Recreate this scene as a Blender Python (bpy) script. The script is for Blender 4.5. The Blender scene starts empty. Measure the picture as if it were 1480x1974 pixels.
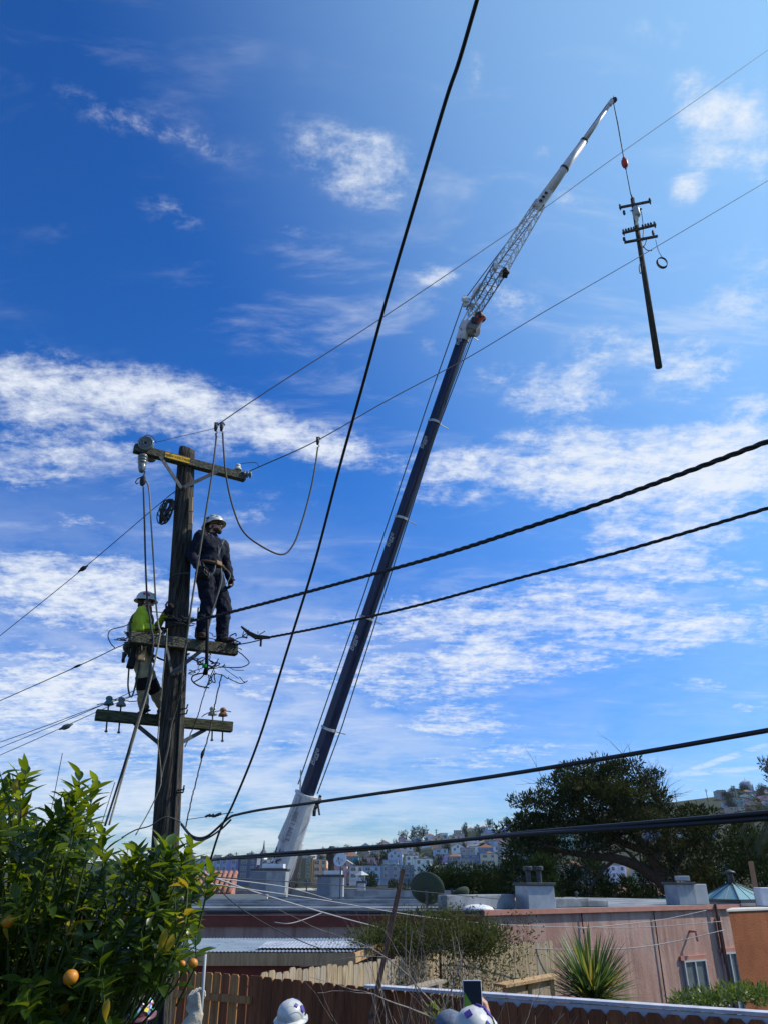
import bpy, bmesh, math, random
from mathutils import Vector, Matrix, noise
R = math.radians
S = bpy.context.scene
C = bpy.data.collections.new('place'); S.collection.children.link(C)
random.seed(7)
rnd = random.uniform

# ------------------------------------------------------------------ camera
F = 1430.0; PITCH = R(26.5); CZ = 3.0
cp, sp = math.cos(PITCH), math.sin(PITCH)
cam = bpy.data.cameras.new('camera'); camo = bpy.data.objects.new('camera', cam); S.collection.objects.link(camo)
cam.sensor_fit = 'VERTICAL'; cam.sensor_height = 36; cam.sensor_width = 27
cam.lens = 36*F/1974; cam.clip_start = 0.05; cam.clip_end = 9000
camo.location = (0, 0, CZ); camo.rotation_euler = (R(90)+PITCH, 0, 0)
S.camera = camo
def ray(px, py):
    x = (px-740)/F; y = (987-py)/F
    return Vector((x, cp-y*sp, sp+y*cp))
def at(px, py, Y):
    d = ray(px, py); return Vector((0, 0, CZ)) + d*(Y/d.y)
def proj(p):
    q = p-Vector((0, 0, CZ)); dep = q.y*cp+q.z*sp
    return 740+F*q.x/dep, 987-F*(-q.y*sp+q.z*cp)/dep

# ------------------------------------------------------------------ light
SUN_AZ, SUN_EL = 80, 44
S.view_settings.view_transform = 'Standard'; S.view_settings.look = 'None'
S.view_settings.exposure = 0.0; S.view_settings.gamma = 1.0
sd = bpy.data.lights.new('sun', 'SUN'); sd.energy = 4.8; sd.angle = R(0.5); sd.color = (1, .93, .81)
so = bpy.data.objects.new('sun', sd); S.collection.objects.link(so)
sv = Vector((math.sin(R(SUN_AZ))*math.cos(R(SUN_EL)), math.cos(R(SUN_AZ))*math.cos(R(SUN_EL)), math.sin(R(SUN_EL))))
so.rotation_euler = sv.to_track_quat('Z', 'Y').to_euler()
W = bpy.data.worlds.new('World'); S.world = W; W.use_nodes = True
nt = W.node_tree; N = nt.nodes; L = nt.links; N.clear()
def nn(t, **k):
    n = N.new(t)
    for a, b in k.items(): setattr(n, a, b)
    return n
def mth(op, a, b=None, c=None, clamp=False):
    n = nn('ShaderNodeMath', operation=op, use_clamp=clamp)
    for i, v in enumerate((a, b, c)):
        if v is None: continue
        if isinstance(v, (int, float)): n.inputs[i].default_value = v
        else: L.new(v, n.inputs[i])
    return n.outputs[0]
def sstep(v, lo, hi, t0=0.0, t1=1.0):
    n = nn('ShaderNodeMapRange', interpolation_type='SMOOTHSTEP'); L.new(v, n.inputs[0])
    for i, q in zip((1, 2, 3, 4), (lo, hi, t0, t1)): n.inputs[i].default_value = q
    return n.outputs[0]
out = nn('ShaderNodeOutputWorld'); bg = nn('ShaderNodeBackground'); L.new(bg.outputs[0], out.inputs[0])
sky = nn('ShaderNodeTexSky', sky_type='NISHITA', sun_disc=False)
sky.sun_elevation = R(SUN_EL); sky.sun_rotation = R(SUN_AZ)
sky.altitude = 0; sky.air_density = 1.0; sky.dust_density = 0.7; sky.ozone_density = 3.0
SKY_GAMMA, SKY_SAT, SKY_STR = 1.35, 1.12, 0.10
hs = nn('ShaderNodeHueSaturation'); hs.inputs['Hue'].default_value = 0.507; hs.inputs['Saturation'].default_value = SKY_SAT; hs.inputs['Value'].default_value = 0.62
gm = nn('ShaderNodeGamma'); gm.inputs[1].default_value = SKY_GAMMA
L.new(sky.outputs[0], gm.inputs[0]); L.new(gm.outputs[0], hs.inputs['Color'])
tc = nn('ShaderNodeTexCoord'); gen = tc.outputs['Generated']
sx = nn('ShaderNodeSeparateXYZ'); L.new(gen, sx.inputs[0])
air = nn('ShaderNodeMix', data_type='RGBA'); L.new(sstep(sx.outputs[2], .02, .5), air.inputs[0])
air.inputs[6].default_value = (.74, .97, 1.38, 1); air.inputs[7].default_value = (.60, 1.50, 1.86, 1)
sun_n = nn('ShaderNodeVectorMath', operation='DOT_PRODUCT'); L.new(gen, sun_n.inputs[0]); sun_n.inputs[1].default_value = sv
sunnear = sstep(sun_n.outputs['Value'], .38, 1.0)
skc = nn('ShaderNodeMix', data_type='RGBA', blend_type='MULTIPLY'); skc.inputs[0].default_value = 1; L.new(hs.outputs[0], skc.inputs[6]); L.new(air.outputs[2], skc.inputs[7])
skg = nn('ShaderNodeMix', data_type='RGBA'); skg.inputs[7].default_value = (4.6, 7.8, 10.6, 1); L.new(mth('MULTIPLY', sunnear, .66), skg.inputs[0]); L.new(skc.outputs[2], skg.inputs[6])
# clouds lie on a flat layer high above: direction divided by its height
zz = mth('ADD', sx.outputs[2], 0.16)
cx = nn('ShaderNodeCombineXYZ'); L.new(mth('DIVIDE', sx.outputs[0], zz), cx.inputs[0]); L.new(mth('DIVIDE', sx.outputs[1], zz), cx.inputs[1])
def fbm(scale, rot, sc, det=6, rough=.6, dist=0.0, off=0.0):
    m = nn('ShaderNodeMapping'); L.new(cx.outputs[0], m.inputs[0])
    m.inputs['Rotation'].default_value = (0, 0, R(rot)); m.inputs['Scale'].default_value = sc; m.inputs['Location'].default_value = (off, off*.7, 0)
    t = nn('ShaderNodeTexNoise', noise_dimensions='2D'); L.new(m.outputs[0], t.inputs['Vector'])
    t.inputs['Scale'].default_value = scale; t.inputs['Detail'].default_value = det; t.inputs['Roughness'].default_value = rough
    t.inputs['Distortion'].default_value = dist
    return t.outputs[0]
n_big = fbm(2.2, 10, (1, 1, 1), 4, .55, .3, 3.1)
n_fine = fbm(9.0, -16, (1, 1.6, 1), 11, .72, .12, 1.7)
n_rip = fbm(42.0, 25, (1, .7, 1), 4, .6, .1, 5.0)
n_str = fbm(4.0, -8, (1, 4.6, 1), 10, .68, .3, 7.7)
n_str2 = fbm(3.0, 38, (1, 3.2, 1), 8, .64, .3, 2.2)
warp = mth('MULTIPLY', mth('SUBTRACT', n_big, .5), 1.3)
# blobs: px, py, half-width px, half-height px, angle deg, weight
BL = [(120, 880, 230, 62, 4, .74), (190, 765, 210, 50, -4, .84), (420, 800, 200, 45, -14, .78), (620, 850, 160, 32, -14, .8), (60, 760, 90, 70, 0, .6),
      (60, 1125, 190, 60, 0, 1.05), (260, 1165, 200, 50, -6, .9), (40, 1290, 260, 60, 6, .6), (300, 1440, 420, 110, 0, .55), (120, 1350, 250, 80, 8, .75),
      (560, 1300, 260, 60, 4, .5), (420, 1000, 260, 50, 2, .28), (130, 1000, 90, 30, 12, .45),
      (1120, 905, 270, 62, 4, 1.05), (1420, 900, 190, 85, 14, 1.1), (900, 900, 80, 25, -6, .7), (1290, 1030, 190, 40, 10, .7), (1200, 1110, 160, 36, 2, .65),
      (1000, 1190, 330, 58, 2, 1.0), (1330, 1205, 260, 50, 2, 1.0), (900, 1290, 190, 50, 4, .75), (720, 1260, 150, 40, 5, .6), (1080, 1270, 160, 30, 4, .6),
      (840, 1405, 160, 26, 5, .8), (980, 1455, 160, 22, 4, .5), (1360, 1320, 60, 14, 0, .5), (1450, 1362, 60, 12, 8, .6),
      (1060, 740, 150, 45, -6, .68), (1310, 700, 100, 60, -22, .78), (1160, 660, 90, 50, 10, .45), (985, 580, 66, 42, 0, .8), (838, 533, 50, 24, 0, .68),
      (700, 322, 120, 60, -22, .56), (1100, 385, 50, 28, 0, .55), (1330, 200, 50, 55, 40, .55), (1390, 250, 60, 80, -30, .65), (1320, 358, 38, 34, 0, .6), (1470, 300, 40, 50, 0, .55),
      (365, 255, 80, 28, -34, .42), (230, 225, 110, 30, -24, .36), (330, 410, 60, 26, -20, .36), (560, 440, 40, 20, -20, .36), (1470, 775, 60, 24, 10, .7),
      (915, 140, 26, 40, 0, .42), (1430, 580, 110, 100, 0, .38), (1270, 60, 60, 30, 0, .35), (820, 665, 50, 25, 0, .4), (1050, 300, 30, 22, 0, .42)]
dens = None
for (px, py, hw, hh, an, wt) in BL:
    c = ray(px, py).normalized()
    a = R(an); r_ = Vector((1, 0, 0)); u_ = c.cross(r_)*-1; u_ = Vector((0, -sp, cp))
    X = (r_*math.cos(a)+u_*math.sin(a)); X = (X-c*X.dot(c)).normalized(); Zx = X.cross(c).normalized()
    k = ray(px, py).length
    M3 = Matrix((X, c, Zx)).transposed()
    m = nn('ShaderNodeMapping', vector_type='TEXTURE'); L.new(gen, m.inputs[0])
    m.inputs['Location'].default_value = c; m.inputs['Rotation'].default_value = M3.to_euler()
    m.inputs['Scale'].default_value = (hw/F/k*1.5, .6, hh/F/k*1.5)
    ln = nn('ShaderNodeVectorMath', operation='LENGTH'); L.new(m.outputs[0], ln.inputs[0])
    v = sstep(mth('ADD', ln.outputs['Value'], warp), 1.12, 0.0, 0.0, wt)
    dens = v if dens is None else mth('MAXIMUM', dens, mth('ADD', mth('MULTIPLY', dens, .35), v)) if False else mth('SUBTRACT', mth('ADD', dens, v), mth('MULTIPLY', mth('MINIMUM', dens, 1.0), mth('MULTIPLY', v, .75)))
tex = mth('ADD', mth('MULTIPLY', n_fine, .64), mth('ADD', mth('MULTIPLY', n_str, .20), mth('MULTIPLY', n_rip, .16)))
al = mth('ADD', mth('MULTIPLY', mth('SUBTRACT', tex, .5), 5.2), mth('SUBTRACT', mth('MULTIPLY', dens, 1.25), .42))
al = mth('MULTIPLY', sstep(al, -.40, 1.55), sstep(dens, .0, .40))
# thin veil low over the horizon
low = sstep(sx.outputs[2], .52, .05)
veil = mth('MULTIPLY', mth('MULTIPLY', low, sstep(sx.outputs[0], .35, -.35, .14, .85)), mth('MULTIPLY', sstep(mth('ADD', mth('ADD', mth('MULTIPLY', n_fine, .30), mth('MULTIPLY', n_str, .14)), mth('MULTIPLY', n_big, .56)), .30, .64), .9))
al = mth('MAXIMUM', al, veil)
thin = mth('MULTIPLY', mth('MULTIPLY', sstep(n_str2, .48, .85), sstep(n_big, .34, .66)), .42)
al = mth('ADD', al, mth('MULTIPLY', thin, mth('SUBTRACT', 1.0, al)))
# two straight vapour trails above the right-hand hill
for (p0, p1, wd, wt) in (((1250, 1497), (1500, 1478), 4, .5), ((1285, 1500), (1500, 1428), 4, .55), ((800, 1468), (1130, 1445), 5, .35)):
    c = ray((p0[0]+p1[0])/2, (p0[1]+p1[1])/2).normalized()
    X = (ray(*p1)-ray(*p0)); X = (X-c*X.dot(c)).normalized(); Zx = X.cross(c).normalized()
    m = nn('ShaderNodeMapping', vector_type='TEXTURE'); L.new(gen, m.inputs[0])
    hw = math.dist(p0, p1)/2
    m.inputs['Location'].default_value = c; m.inputs['Rotation'].default_value = Matrix((X, c, Zx)).transposed().to_euler()
    m.inputs['Scale'].default_value = (hw/F/1.1*1.2, .6, wd/F/1.1*2)
    ln = nn('ShaderNodeVectorMath', operation='LENGTH'); L.new(m.outputs[0], ln.inputs[0])
    v = mth('MULTIPLY', sstep(ln.outputs['Value'], 1.0, 0.3, 0.0, wt), mth('MULTIPLY', sstep(n_fine, .3, .6), 1.0))
    al = mth('MAXIMUM', al, v)
al = mth('MINIMUM', al, .93)
mx = nn('ShaderNodeMix', data_type='RGBA'); L.new(al, mx.inputs[0]); L.new(skg.outputs[2], mx.inputs[6])
mx.inputs[7].default_value = (8.4, 9.0, 9.8, 1)
L.new(mx.outputs[2], bg.inputs[0]); bg.inputs[1].default_value = SKY_STR
W.cycles.sampling_method = 'MANUAL'; W.cycles.sample_map_resolution = 512
S.cycles.use_denoising = True
S.cycles.max_bounces = 6; S.cycles.transparent_max_bounces = 12; S.cycles.volume_bounces = 0

# ------------------------------------------------------------------ materials
MATS = {}
def mat(name, col, col2=None, scale=8, rough=.75, metal=0, bump=0, stretch=(1, 1, 1), contrast=(.35, .65), objcol=False, trans=None, spec=.18, bscale=None, dist=0, coat=0):
    if name in MATS: return MATS[name]
    m = bpy.data.materials.new(name); m.use_nodes = True; t = m.node_tree; b = t.nodes['Principled BSDF']
    b.inputs['Roughness'].default_value = rough; b.inputs['Metallic'].default_value = metal
    b.inputs['Specular IOR Level'].default_value = spec; b.inputs['Coat Weight'].default_value = coat
    def c4(c): return (c[0], c[1], c[2], 1)
    b.inputs['Base Color'].default_value = c4(col)
    src = None
    if col2 is not None or bump:
        co = t.nodes.new('ShaderNodeTexCoord'); mp = t.nodes.new('ShaderNodeMapping'); mp.inputs['Scale'].default_value = stretch
        t.links.new(co.outputs['Object'], mp.inputs[0])
        nz = t.nodes.new('ShaderNodeTexNoise'); nz.inputs['Scale'].default_value = scale; nz.inputs['Detail'].default_value = 7
        nz.inputs['Roughness'].default_value = .62; nz.inputs['Distortion'].default_value = dist
        t.links.new(mp.outputs[0], nz.inputs['Vector'])
        if col2 is not None:
            mr = t.nodes.new('ShaderNodeMapRange'); mr.inputs[1].default_value, mr.inputs[2].default_value = contrast
            t.links.new(nz.outputs[0], mr.inputs[0])
            mxx = t.nodes.new('ShaderNodeMix'); mxx.data_type = 'RGBA'; t.links.new(mr.outputs[0], mxx.inputs[0])
            mxx.inputs[6].default_value = c4(col); mxx.inputs[7].default_value = c4(col2); src = mxx.outputs[2]
            t.links.new(src, b.inputs['Base Color'])
        if bump:
            nb = nz
            if bscale:
                nb = t.nodes.new('ShaderNodeTexNoise'); nb.inputs['Scale'].default_value = bscale; nb.inputs['Detail'].default_value = 5
                t.links.new(mp.outputs[0], nb.inputs['Vector'])
            bp = t.nodes.new('ShaderNodeBump'); bp.inputs['Strength'].default_value = min(1, bump); bp.inputs['Distance'].default_value = .02*max(1, bump)
            t.links.new(nb.outputs[0], bp.inputs['Height']); t.links.new(bp.outputs[0], b.inputs['Normal'])
    if objcol:
        oi = t.nodes.new('ShaderNodeObjectInfo'); mu = t.nodes.new('ShaderNodeMix'); mu.data_type = 'RGBA'; mu.blend_type = 'MULTIPLY'; mu.inputs[0].default_value = 1
        t.links.new(oi.outputs['Color'], mu.inputs[6])
        if src: t.links.new(src, mu.inputs[7])
        else: mu.inputs[7].default_value = c4(col)
        src = mu.outputs[2]; t.links.new(src, b.inputs['Base Color'])
    if trans:
        tr = t.nodes.new('ShaderNodeBsdfTranslucent'); ms = t.nodes.new('ShaderNodeMixShader'); ms.inputs[0].default_value = trans[1]
        tr.inputs[0].default_value = c4(trans[0])
        t.links.new(b.outputs[0], ms.inputs[1]); t.links.new(tr.outputs[0], ms.inputs[2])
        t.links.new(ms.outputs[0], t.nodes['Material Output'].inputs[0])
    MATS[name] = m; return m
M_pole = mat('weathered_pole_wood', (.022, .019, .016), (.13, .11, .088), 16, .9, bump=2.5, stretch=(3.2, 3.2, .16), contrast=(.40, .70), bscale=22)
M_arm = mat('weathered_arm_wood', (.045, .044, .033), (.15, .145, .11), 16, .92, bump=1.5, stretch=(1.2, 1.2, 3), contrast=(.35, .7), bscale=24)
M_armg = mat('mossy_arm_wood', (.035, .038, .020), (.11, .11, .065), 9, .92, bump=1.2, stretch=(1, 1, 4))
M_steel = mat('galvanised_steel', (.10, .105, .11), (.055, .058, .062), 20, .55, .5)
M_dark = mat('dark_hardware', (.035, .035, .037), (.06, .055, .05), 30, .6, .3)
M_cable = mat('black_cable', (.014, .014, .015), rough=.55, spec=.5)
M_wire = mat('bare_wire', (.05, .05, .055), rough=.45, metal=.5)
M_pale = mat('pale_service_wire', (.30, .30, .31), rough=.6)
M_rope = mat('rope', (.30, .27, .21), (.16, .14, .10), 60, .9)
M_roped = mat('dark_rope', (.09, .085, .08), (.04, .04, .04), 60, .9)
M_porc = mat('grey_porcelain', (.17, .19, .195), rough=.2, spec=.6)
M_ins_b = mat('teal_glass', (.05, .14, .15), rough=.12, spec=.7)
M_ins_w = mat('white_porcelain', (.55, .56, .55), rough=.2)
M_ins_r = mat('brown_porcelain', (.30, .12, .06), rough=.2)
M_white = mat('white_paint', (.72, .73, .74), (.60, .61, .62), 2.5, .45)
M_cream = mat('crane_white', (.60, .61, .61), (.44, .45, .46), 1.2, .4, spec=.5)
M_navy = mat('crane_navy', (.003, .010, .040), (.010, .022, .068), 1.4, .36, spec=.35, coat=0, contrast=(.4, .65), stretch=(1, 1, .25))
M_grey = mat('grey_steel', (.22, .23, .24), (.15, .155, .16), 3, .5, .3)
M_red = mat('red_paint', (.55, .05, .03), (.42, .04, .03), 5, .5)
M_orange = mat('orange_paint', (.75, .14, .03), rough=.5)
M_black = mat('black_rubber', (.012, .012, .013), rough=.7)
M_glass = mat('window_glass', (.03, .035, .04), rough=.08, spec=.8)
M_yell = mat('yellow_sign', (.75, .42, .03), (.62, .34, .03), 12, .6)

def grime(m, col, scale, stretch, lo, hi, amt):
    t = m.node_tree; b = t.nodes['Principled BSDF']; src = b.inputs['Base Color'].links[0].from_socket if b.inputs['Base Color'].links else None
    co = t.nodes.new('ShaderNodeTexCoord'); mp = t.nodes.new('ShaderNodeMapping'); mp.inputs['Scale'].default_value = stretch; t.links.new(co.outputs['Object'], mp.inputs[0])
    nz = t.nodes.new('ShaderNodeTexNoise'); nz.inputs['Scale'].default_value = scale; nz.inputs['Detail'].default_value = 8; nz.inputs['Roughness'].default_value = .7; nz.inputs['Distortion'].default_value = .4; t.links.new(mp.outputs[0], nz.inputs['Vector'])
    mr = t.nodes.new('ShaderNodeMapRange'); mr.inputs[1].default_value = lo; mr.inputs[2].default_value = hi; mr.inputs[4].default_value = amt; t.links.new(nz.outputs[0], mr.inputs[0])
    mx_ = t.nodes.new('ShaderNodeMix'); mx_.data_type = 'RGBA'; t.links.new(mr.outputs[0], mx_.inputs[0]); mx_.inputs[7].default_value = (*col, 1)
    if src: t.links.new(src, mx_.inputs[6])
    else: mx_.inputs[6].default_value = b.inputs['Base Color'].default_value
    t.links.new(mx_.outputs[2], b.inputs['Base Color'])
# ------------------------------------------------------------------ mesh helpers
ORG = {}
class MB:
    def __init__(s): s.v = []; s.f = []; s.m = []
    def add(s, vs, fs, mi=0):
        o = len(s.v); s.v += [Vector(v) for v in vs]; s.f += [tuple(i+o for i in f) for f in fs]; s.m += [mi]*len(fs)
        return s
    def box(s, c, size, rot=None, mi=0, bev=0):
        c = Vector(c); hx, hy, hz = (q/2 for q in size)
        vs = [Vector((x*hx, y*hy, z*hz)) for x in (-1, 1) for y in (-1, 1) for z in (-1, 1)]
        if rot is not None:
            rm = rot if isinstance(rot, Matrix) else Matrix.Rotation(rot, 3, 'Z'); vs = [rm @ v for v in vs]
        return s.add([v+c for v in vs], [(0, 1, 3, 2), (4, 6, 7, 5), (0, 4, 5, 1), (2, 3, 7, 6), (0, 2, 6, 4), (1, 5, 7, 3)], mi)
    def beam(s, a, b, w, h, up=(0, 0, 1), mi=0, w2=None, h2=None):
        a = Vector(a); b = Vector(b); d = (b-a).normalized(); up = Vector(up)
        r = d.cross(up)
        if r.length < 1e-4: r = d.cross(Vector((0, 1, 0)))
        r.normalize(); u = r.cross(d); w2 = w if w2 is None else w2; h2 = h if h2 is None else h2
        vs = []
        for p, ww, hh in ((a, w, h), (b, w2, h2)):
            for sx_, sz_ in ((-1, -1), (1, -1), (1, 1), (-1, 1)): vs.append(p+r*sx_*ww/2+u*sz_*hh/2)
        return s.add(vs, [(3, 2, 1, 0), (4, 5, 6, 7), (0, 1, 5, 4), (1, 2, 6, 5), (2, 3, 7, 6), (3, 0, 4, 7)], mi)
    def tube(s, pts, r, n=8, mi=0, caps=True):
        pts = [Vector(p) for p in pts]; k = len(pts); rs = r if isinstance(r, (list, tuple)) else [r]*k
        t = [(pts[min(i+1, k-1)]-pts[max(i-1, 0)]).normalized() for i in range(k)]
        a = Vector((0, 0, 1)) if abs(t[0].z) < .9 else Vector((1, 0, 0)); u = (a-t[0]*a.dot(t[0])).normalized()
        vs = []; fs = []
        for i in range(k):
            u = (u-t[i]*u.dot(t[i])); u = u.normalized() if u.length > 1e-6 else Vector((1, 0, 0)); w = t[i].cross(u)
            for j in range(n):
                q = 2*math.pi*j/n; vs.append(pts[i]+(u*math.cos(q)+w*math.sin(q))*rs[i])
        for i in range(k-1):
            for j in range(n):
                fs.append((i*n+j, i*n+(j+1) % n, (i+1)*n+(j+1) % n, (i+1)*n+j))
        if caps: fs.append(tuple(reversed(range(n)))); fs.append(tuple((k-1)*n+j for j in range(n)))
        return s.add(vs, fs, mi)
    def lathe(s, prof, o=(0, 0, 0), axis=(0, 0, 1), n=16, mi=0, caps=True):   # prof: (radius, height)
        o = Vector(o); q = Vector(axis).normalized().to_track_quat('Z', 'Y'); vs = []; fs = []
        for (r, h) in prof:
            for j in range(n):
                a = 2*math.pi*j/n; vs.append(o+q @ Vector((max(r, 1e-4)*math.cos(a), max(r, 1e-4)*math.sin(a), h)))
        k = len(prof)
        for i in range(k-1):
            for j in range(n): fs.append((i*n+j, i*n+(j+1) % n, (i+1)*n+(j+1) % n, (i+1)*n+j))
        if caps: fs.append(tuple(reversed(range(n)))); fs.append(tuple((k-1)*n+j for j in range(n)))
        return s.add(vs, fs, mi)
    def ell(s, c, rad, n=14, k=9, rot=None, mi=0):
        c = Vector(c); vs = []; fs = []
        for i in range(k+1):
            th = math.pi*i/k
            for j in range(n):
                ph = 2*math.pi*j/n; v = Vector((rad[0]*math.sin(th)*math.cos(ph), rad[1]*math.sin(th)*math.sin(ph), rad[2]*math.cos(th)))
                if i in (0, k): v *= 1.0
                vs.append(c+(rot @ v if rot is not None else v))
        for i in range(k):
            for j in range(n): fs.append((i*n+j, (i+1)*n+j, (i+1)*n+(j+1) % n, i*n+(j+1) % n))
        return s.add(vs, fs, mi)
    def caps(s, p0, p1, r0, r1, n=10, mi=0):    # tapered capsule
        p0 = Vector(p0); p1 = Vector(p1); d = (p1-p0).normalized()
        pts = [p0-d*r0, p0-d*r0*.7, p0, p1, p1+d*r1*.7, p1+d*r1]; rs = [r0*.05, r0*.72, r0, r1, r1*.72, r1*.05]
        return s.tube(pts, rs, n, mi)
    def prism(s, poly, d, mi=0):      # poly: list of 3D points, d: extrusion vector
        k = len(poly); d = Vector(d); vs = [Vector(p) for p in poly]+[Vector(p)+d for p in poly]
        fs = [tuple(range(k)), tuple(reversed(range(k, 2*k)))]+[(i, i+k, (i+1) % k+k, (i+1) % k) for i in range(k)]
        return s.add(vs, fs, mi)
    def build(s, name, mats, parent=None, smooth=False, local=False, bevel=0, objcolor=None):
        o3 = ORG.get(parent, Vector()) if parent is not None else Vector()
        if local: o3 = Vector()
        me = bpy.data.meshes.new(name)
        if parent is None and not local:
            if s.v:
                o3 = Vector((sum(v.x for v in s.v)/len(s.v), sum(v.y for v in s.v)/len(s.v), min(v.z for v in s.v)))
        me.from_pydata([v-o3 for v in s.v], [], s.f); 
        for m in (mats if isinstance(mats, (list, tuple)) else [mats]): me.materials.append(m)
        if any(s.m): me.polygons.foreach_set('material_index', s.m)
        bm = bmesh.new(); bm.from_mesh(me); bmesh.ops.recalc_face_normals(bm, faces=bm.faces) if len(s.f) < 60000 and not getattr(s, 'loose', False) else None; bm.to_mesh(me); bm.free()
        if smooth: me.polygons.foreach_set('use_smooth', [True]*len(me.polygons))
        me.update()
        ob = bpy.data.objects.new(name, me); C.objects.link(ob)
        if parent is not None: ob.parent = parent; ORG[ob] = ORG.get(parent, Vector()).copy() if not local else Vector()
        else: ob.location = o3; ORG[ob] = o3.copy()
        if bevel:
            b = ob.modifiers.new('edge', 'BEVEL'); b.width = bevel; b.segments = 2; b.limit_method = 'ANGLE'
        return ob
USED = {}
def tag(o, label, cat, group=None, kind=None):
    w = label.split()
    if len(w) > 16: label = ' '.join(w[:16])
    o['label'] = label; o['category'] = cat
    if group: o['group'] = group
    if kind: o['kind'] = kind
    USED[label] = USED.get(label, 0)+1
    return o
def thing(name, loc, label, cat, group=None):
    o = bpy.data.objects.new(name, None); o.empty_display_size = .1; C.objects.link(o); o.location = loc; ORG[o] = Vector(loc)
    return tag(o, label, cat, group)
def spline(pts, k=10):
    pts = [Vector(p) for p in pts]; P = [pts[0]*2-pts[1]]+pts+[pts[-1]*2-pts[-2]]; out_ = []
    for i in range(1, len(P)-2):
        for j in range(k):
            t = j/k; a, b, c, d = P[i-1:i+3]
            out_.append(.5*((2*b)+(c-a)*t+(2*a-5*b+4*c-d)*t*t+(3*b-a-3*c+d)*t**3))
    out_.append(pts[-1]); return out_
def text(body, size, parent, m, loc, ux, uy, extrude=.002, name='lettering', align='CENTER', shear=0):
    cu = bpy.data.curves.new(name, 'FONT'); cu.body = body; cu.size = size; cu.extrude = extrude; cu.align_x = align; cu.align_y = 'CENTER'; cu.shear = shear
    cu.resolution_u = 3
    dg = None
    ob = bpy.data.objects.new(name, cu); C.objects.link(ob)
    ux = Vector(ux).normalized(); uz = ux.cross(Vector(uy)).normalized(); uy = uz.cross(ux)
    me = None
    S.view_layers[0].update(); dg = bpy.context.evaluated_depsgraph_get()
    me = bpy.data.meshes.new_from_object(ob.evaluated_get(dg)); bpy.data.objects.remove(ob)
    me.materials.clear(); me.materials.append(m)
    o2 = bpy.data.objects.new(name, me); C.objects.link(o2); o2.parent = parent
    mw = Matrix((ux, uy, uz)).transposed().to_4x4(); mw.translation = Vector(loc)-ORG[parent]; o2.matrix_local = mw
    ORG[o2] = ORG[parent]
    return o2

# ------------------------------------------------------------------ terrain
def lerp_tab(tab, x):
    if x <= tab[0][0]: return tab[0][1]
    for (a, va), (b, vb) in zip(tab, tab[1:]):
        if x <= b: return va+(vb-va)*(x-a)/(b-a)
    return tab[-1][1]
RIDGE = []
for px, py in ((200, 1664), (380, 1662), (480, 1655), (560, 1652), (640, 1650), (720, 1637), (800, 1622), (900, 1606), (960, 1600), (1080, 1580), (1200, 1556), (1310, 1545), (1400, 1532), (1480, 1527), (1700, 1500)):
    d = ray(px, py); RIDGE.append((d.x/d.y, d.z/d.y))
def ground(x, y):
    z = lerp_tab([(-60, .3), (6, .15), (9, 0), (14, -.3), (24, -2.2), (60, -3.2), (150, -6), (260, -5), (380, 0), (400, 1)], y)
    if y > 400:
        H = CZ+800*lerp_tab(RIDGE, x/max(y, 1)); s = min(1, (y-400)/400)
        z = 1+(H-1)*(s**.95)
        z += 2.0*noise.noise(Vector((x*.012, y*.012, 0)))*min(1, s*4)*max(0, 1-max(0, s-.85)*6)
        if y > 800: z -= (y-800)*.12
    return z
def dist_to(a, b): return (Vector(a)-Vector(b)).length
g = MB(); ys = [-60, -20, 0, 4, 6, 7.5, 9, 11, 14, 18, 24, 34, 45, 60, 90, 120, 150, 200, 260, 320, 360, 400]+[400+20*i for i in range(1, 26)]+[950, 1000, 1100, 1300, 1700, 2500, 4500]
xs = [-1.4+2.8*i/70 for i in range(71)]
for y in ys:
    for q in xs:
        x = q*max(abs(y), 60); g.v.append(Vector((x, y, ground(x, y))))
for i in range(len(ys)-1):
    for j in range(70): g.f.append((i*71+j, i*71+j+1, (i+1)*71+j+1, (i+1)*71+j)); g.m.append(0)
M_ground = mat('ground_scrub', (.018, .026, .010), (.045, .05, .025), .2, .95, contrast=(.4, .6))
gr = g.build('ground', M_ground, smooth=True); gr['kind'] = 'structure'

# ------------------------------------------------------------------ hillside houses
M_hwall = mat('house_stucco', (.92, .92, .92), (1, 1, 1), .6, .85, objcol=True)
M_hroof = mat('house_roof', (.20, .19, .18), (.36, .34, .31), .5, .9)
M_htile = mat('house_tile_roof', (.20, .10, .07), (.28, .14, .09), 2, .9)
M_htrim = mat('house_trim', (.62, .62, .60), rough=.7)
M_hdoor = mat('garage_door', (.16, .13, .11), (.22, .2, .18), 3, .7)
def lwin(w=1.3, h=1.5):
    m = MB(); m.box((0, -.04, 0), (w+.3, .10, h+.3), mi=1); m.box((0, -.07, 0), (w, .10, h), mi=0); m.box((0, -.10, 0), (.07, .08, h), mi=1); m.box((0, -.10, .15), (w, .07, .07), mi=1); return m
WIN_ME = lwin().build('window', [M_glass, M_htrim], local=True).data
WIN_W = lwin(2.3, 1.4).build('window', [M_glass, M_htrim], local=True).data
dm = MB(); dm.box((0, -.04, 1.1), (2.6, .1, 2.2)); DOOR_ME = dm.build('garage_door', M_hdoor, local=True).data
for o in list(C.objects):
    if o.name.startswith(('window', 'garage_door')): bpy.data.objects.remove(o)
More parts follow.
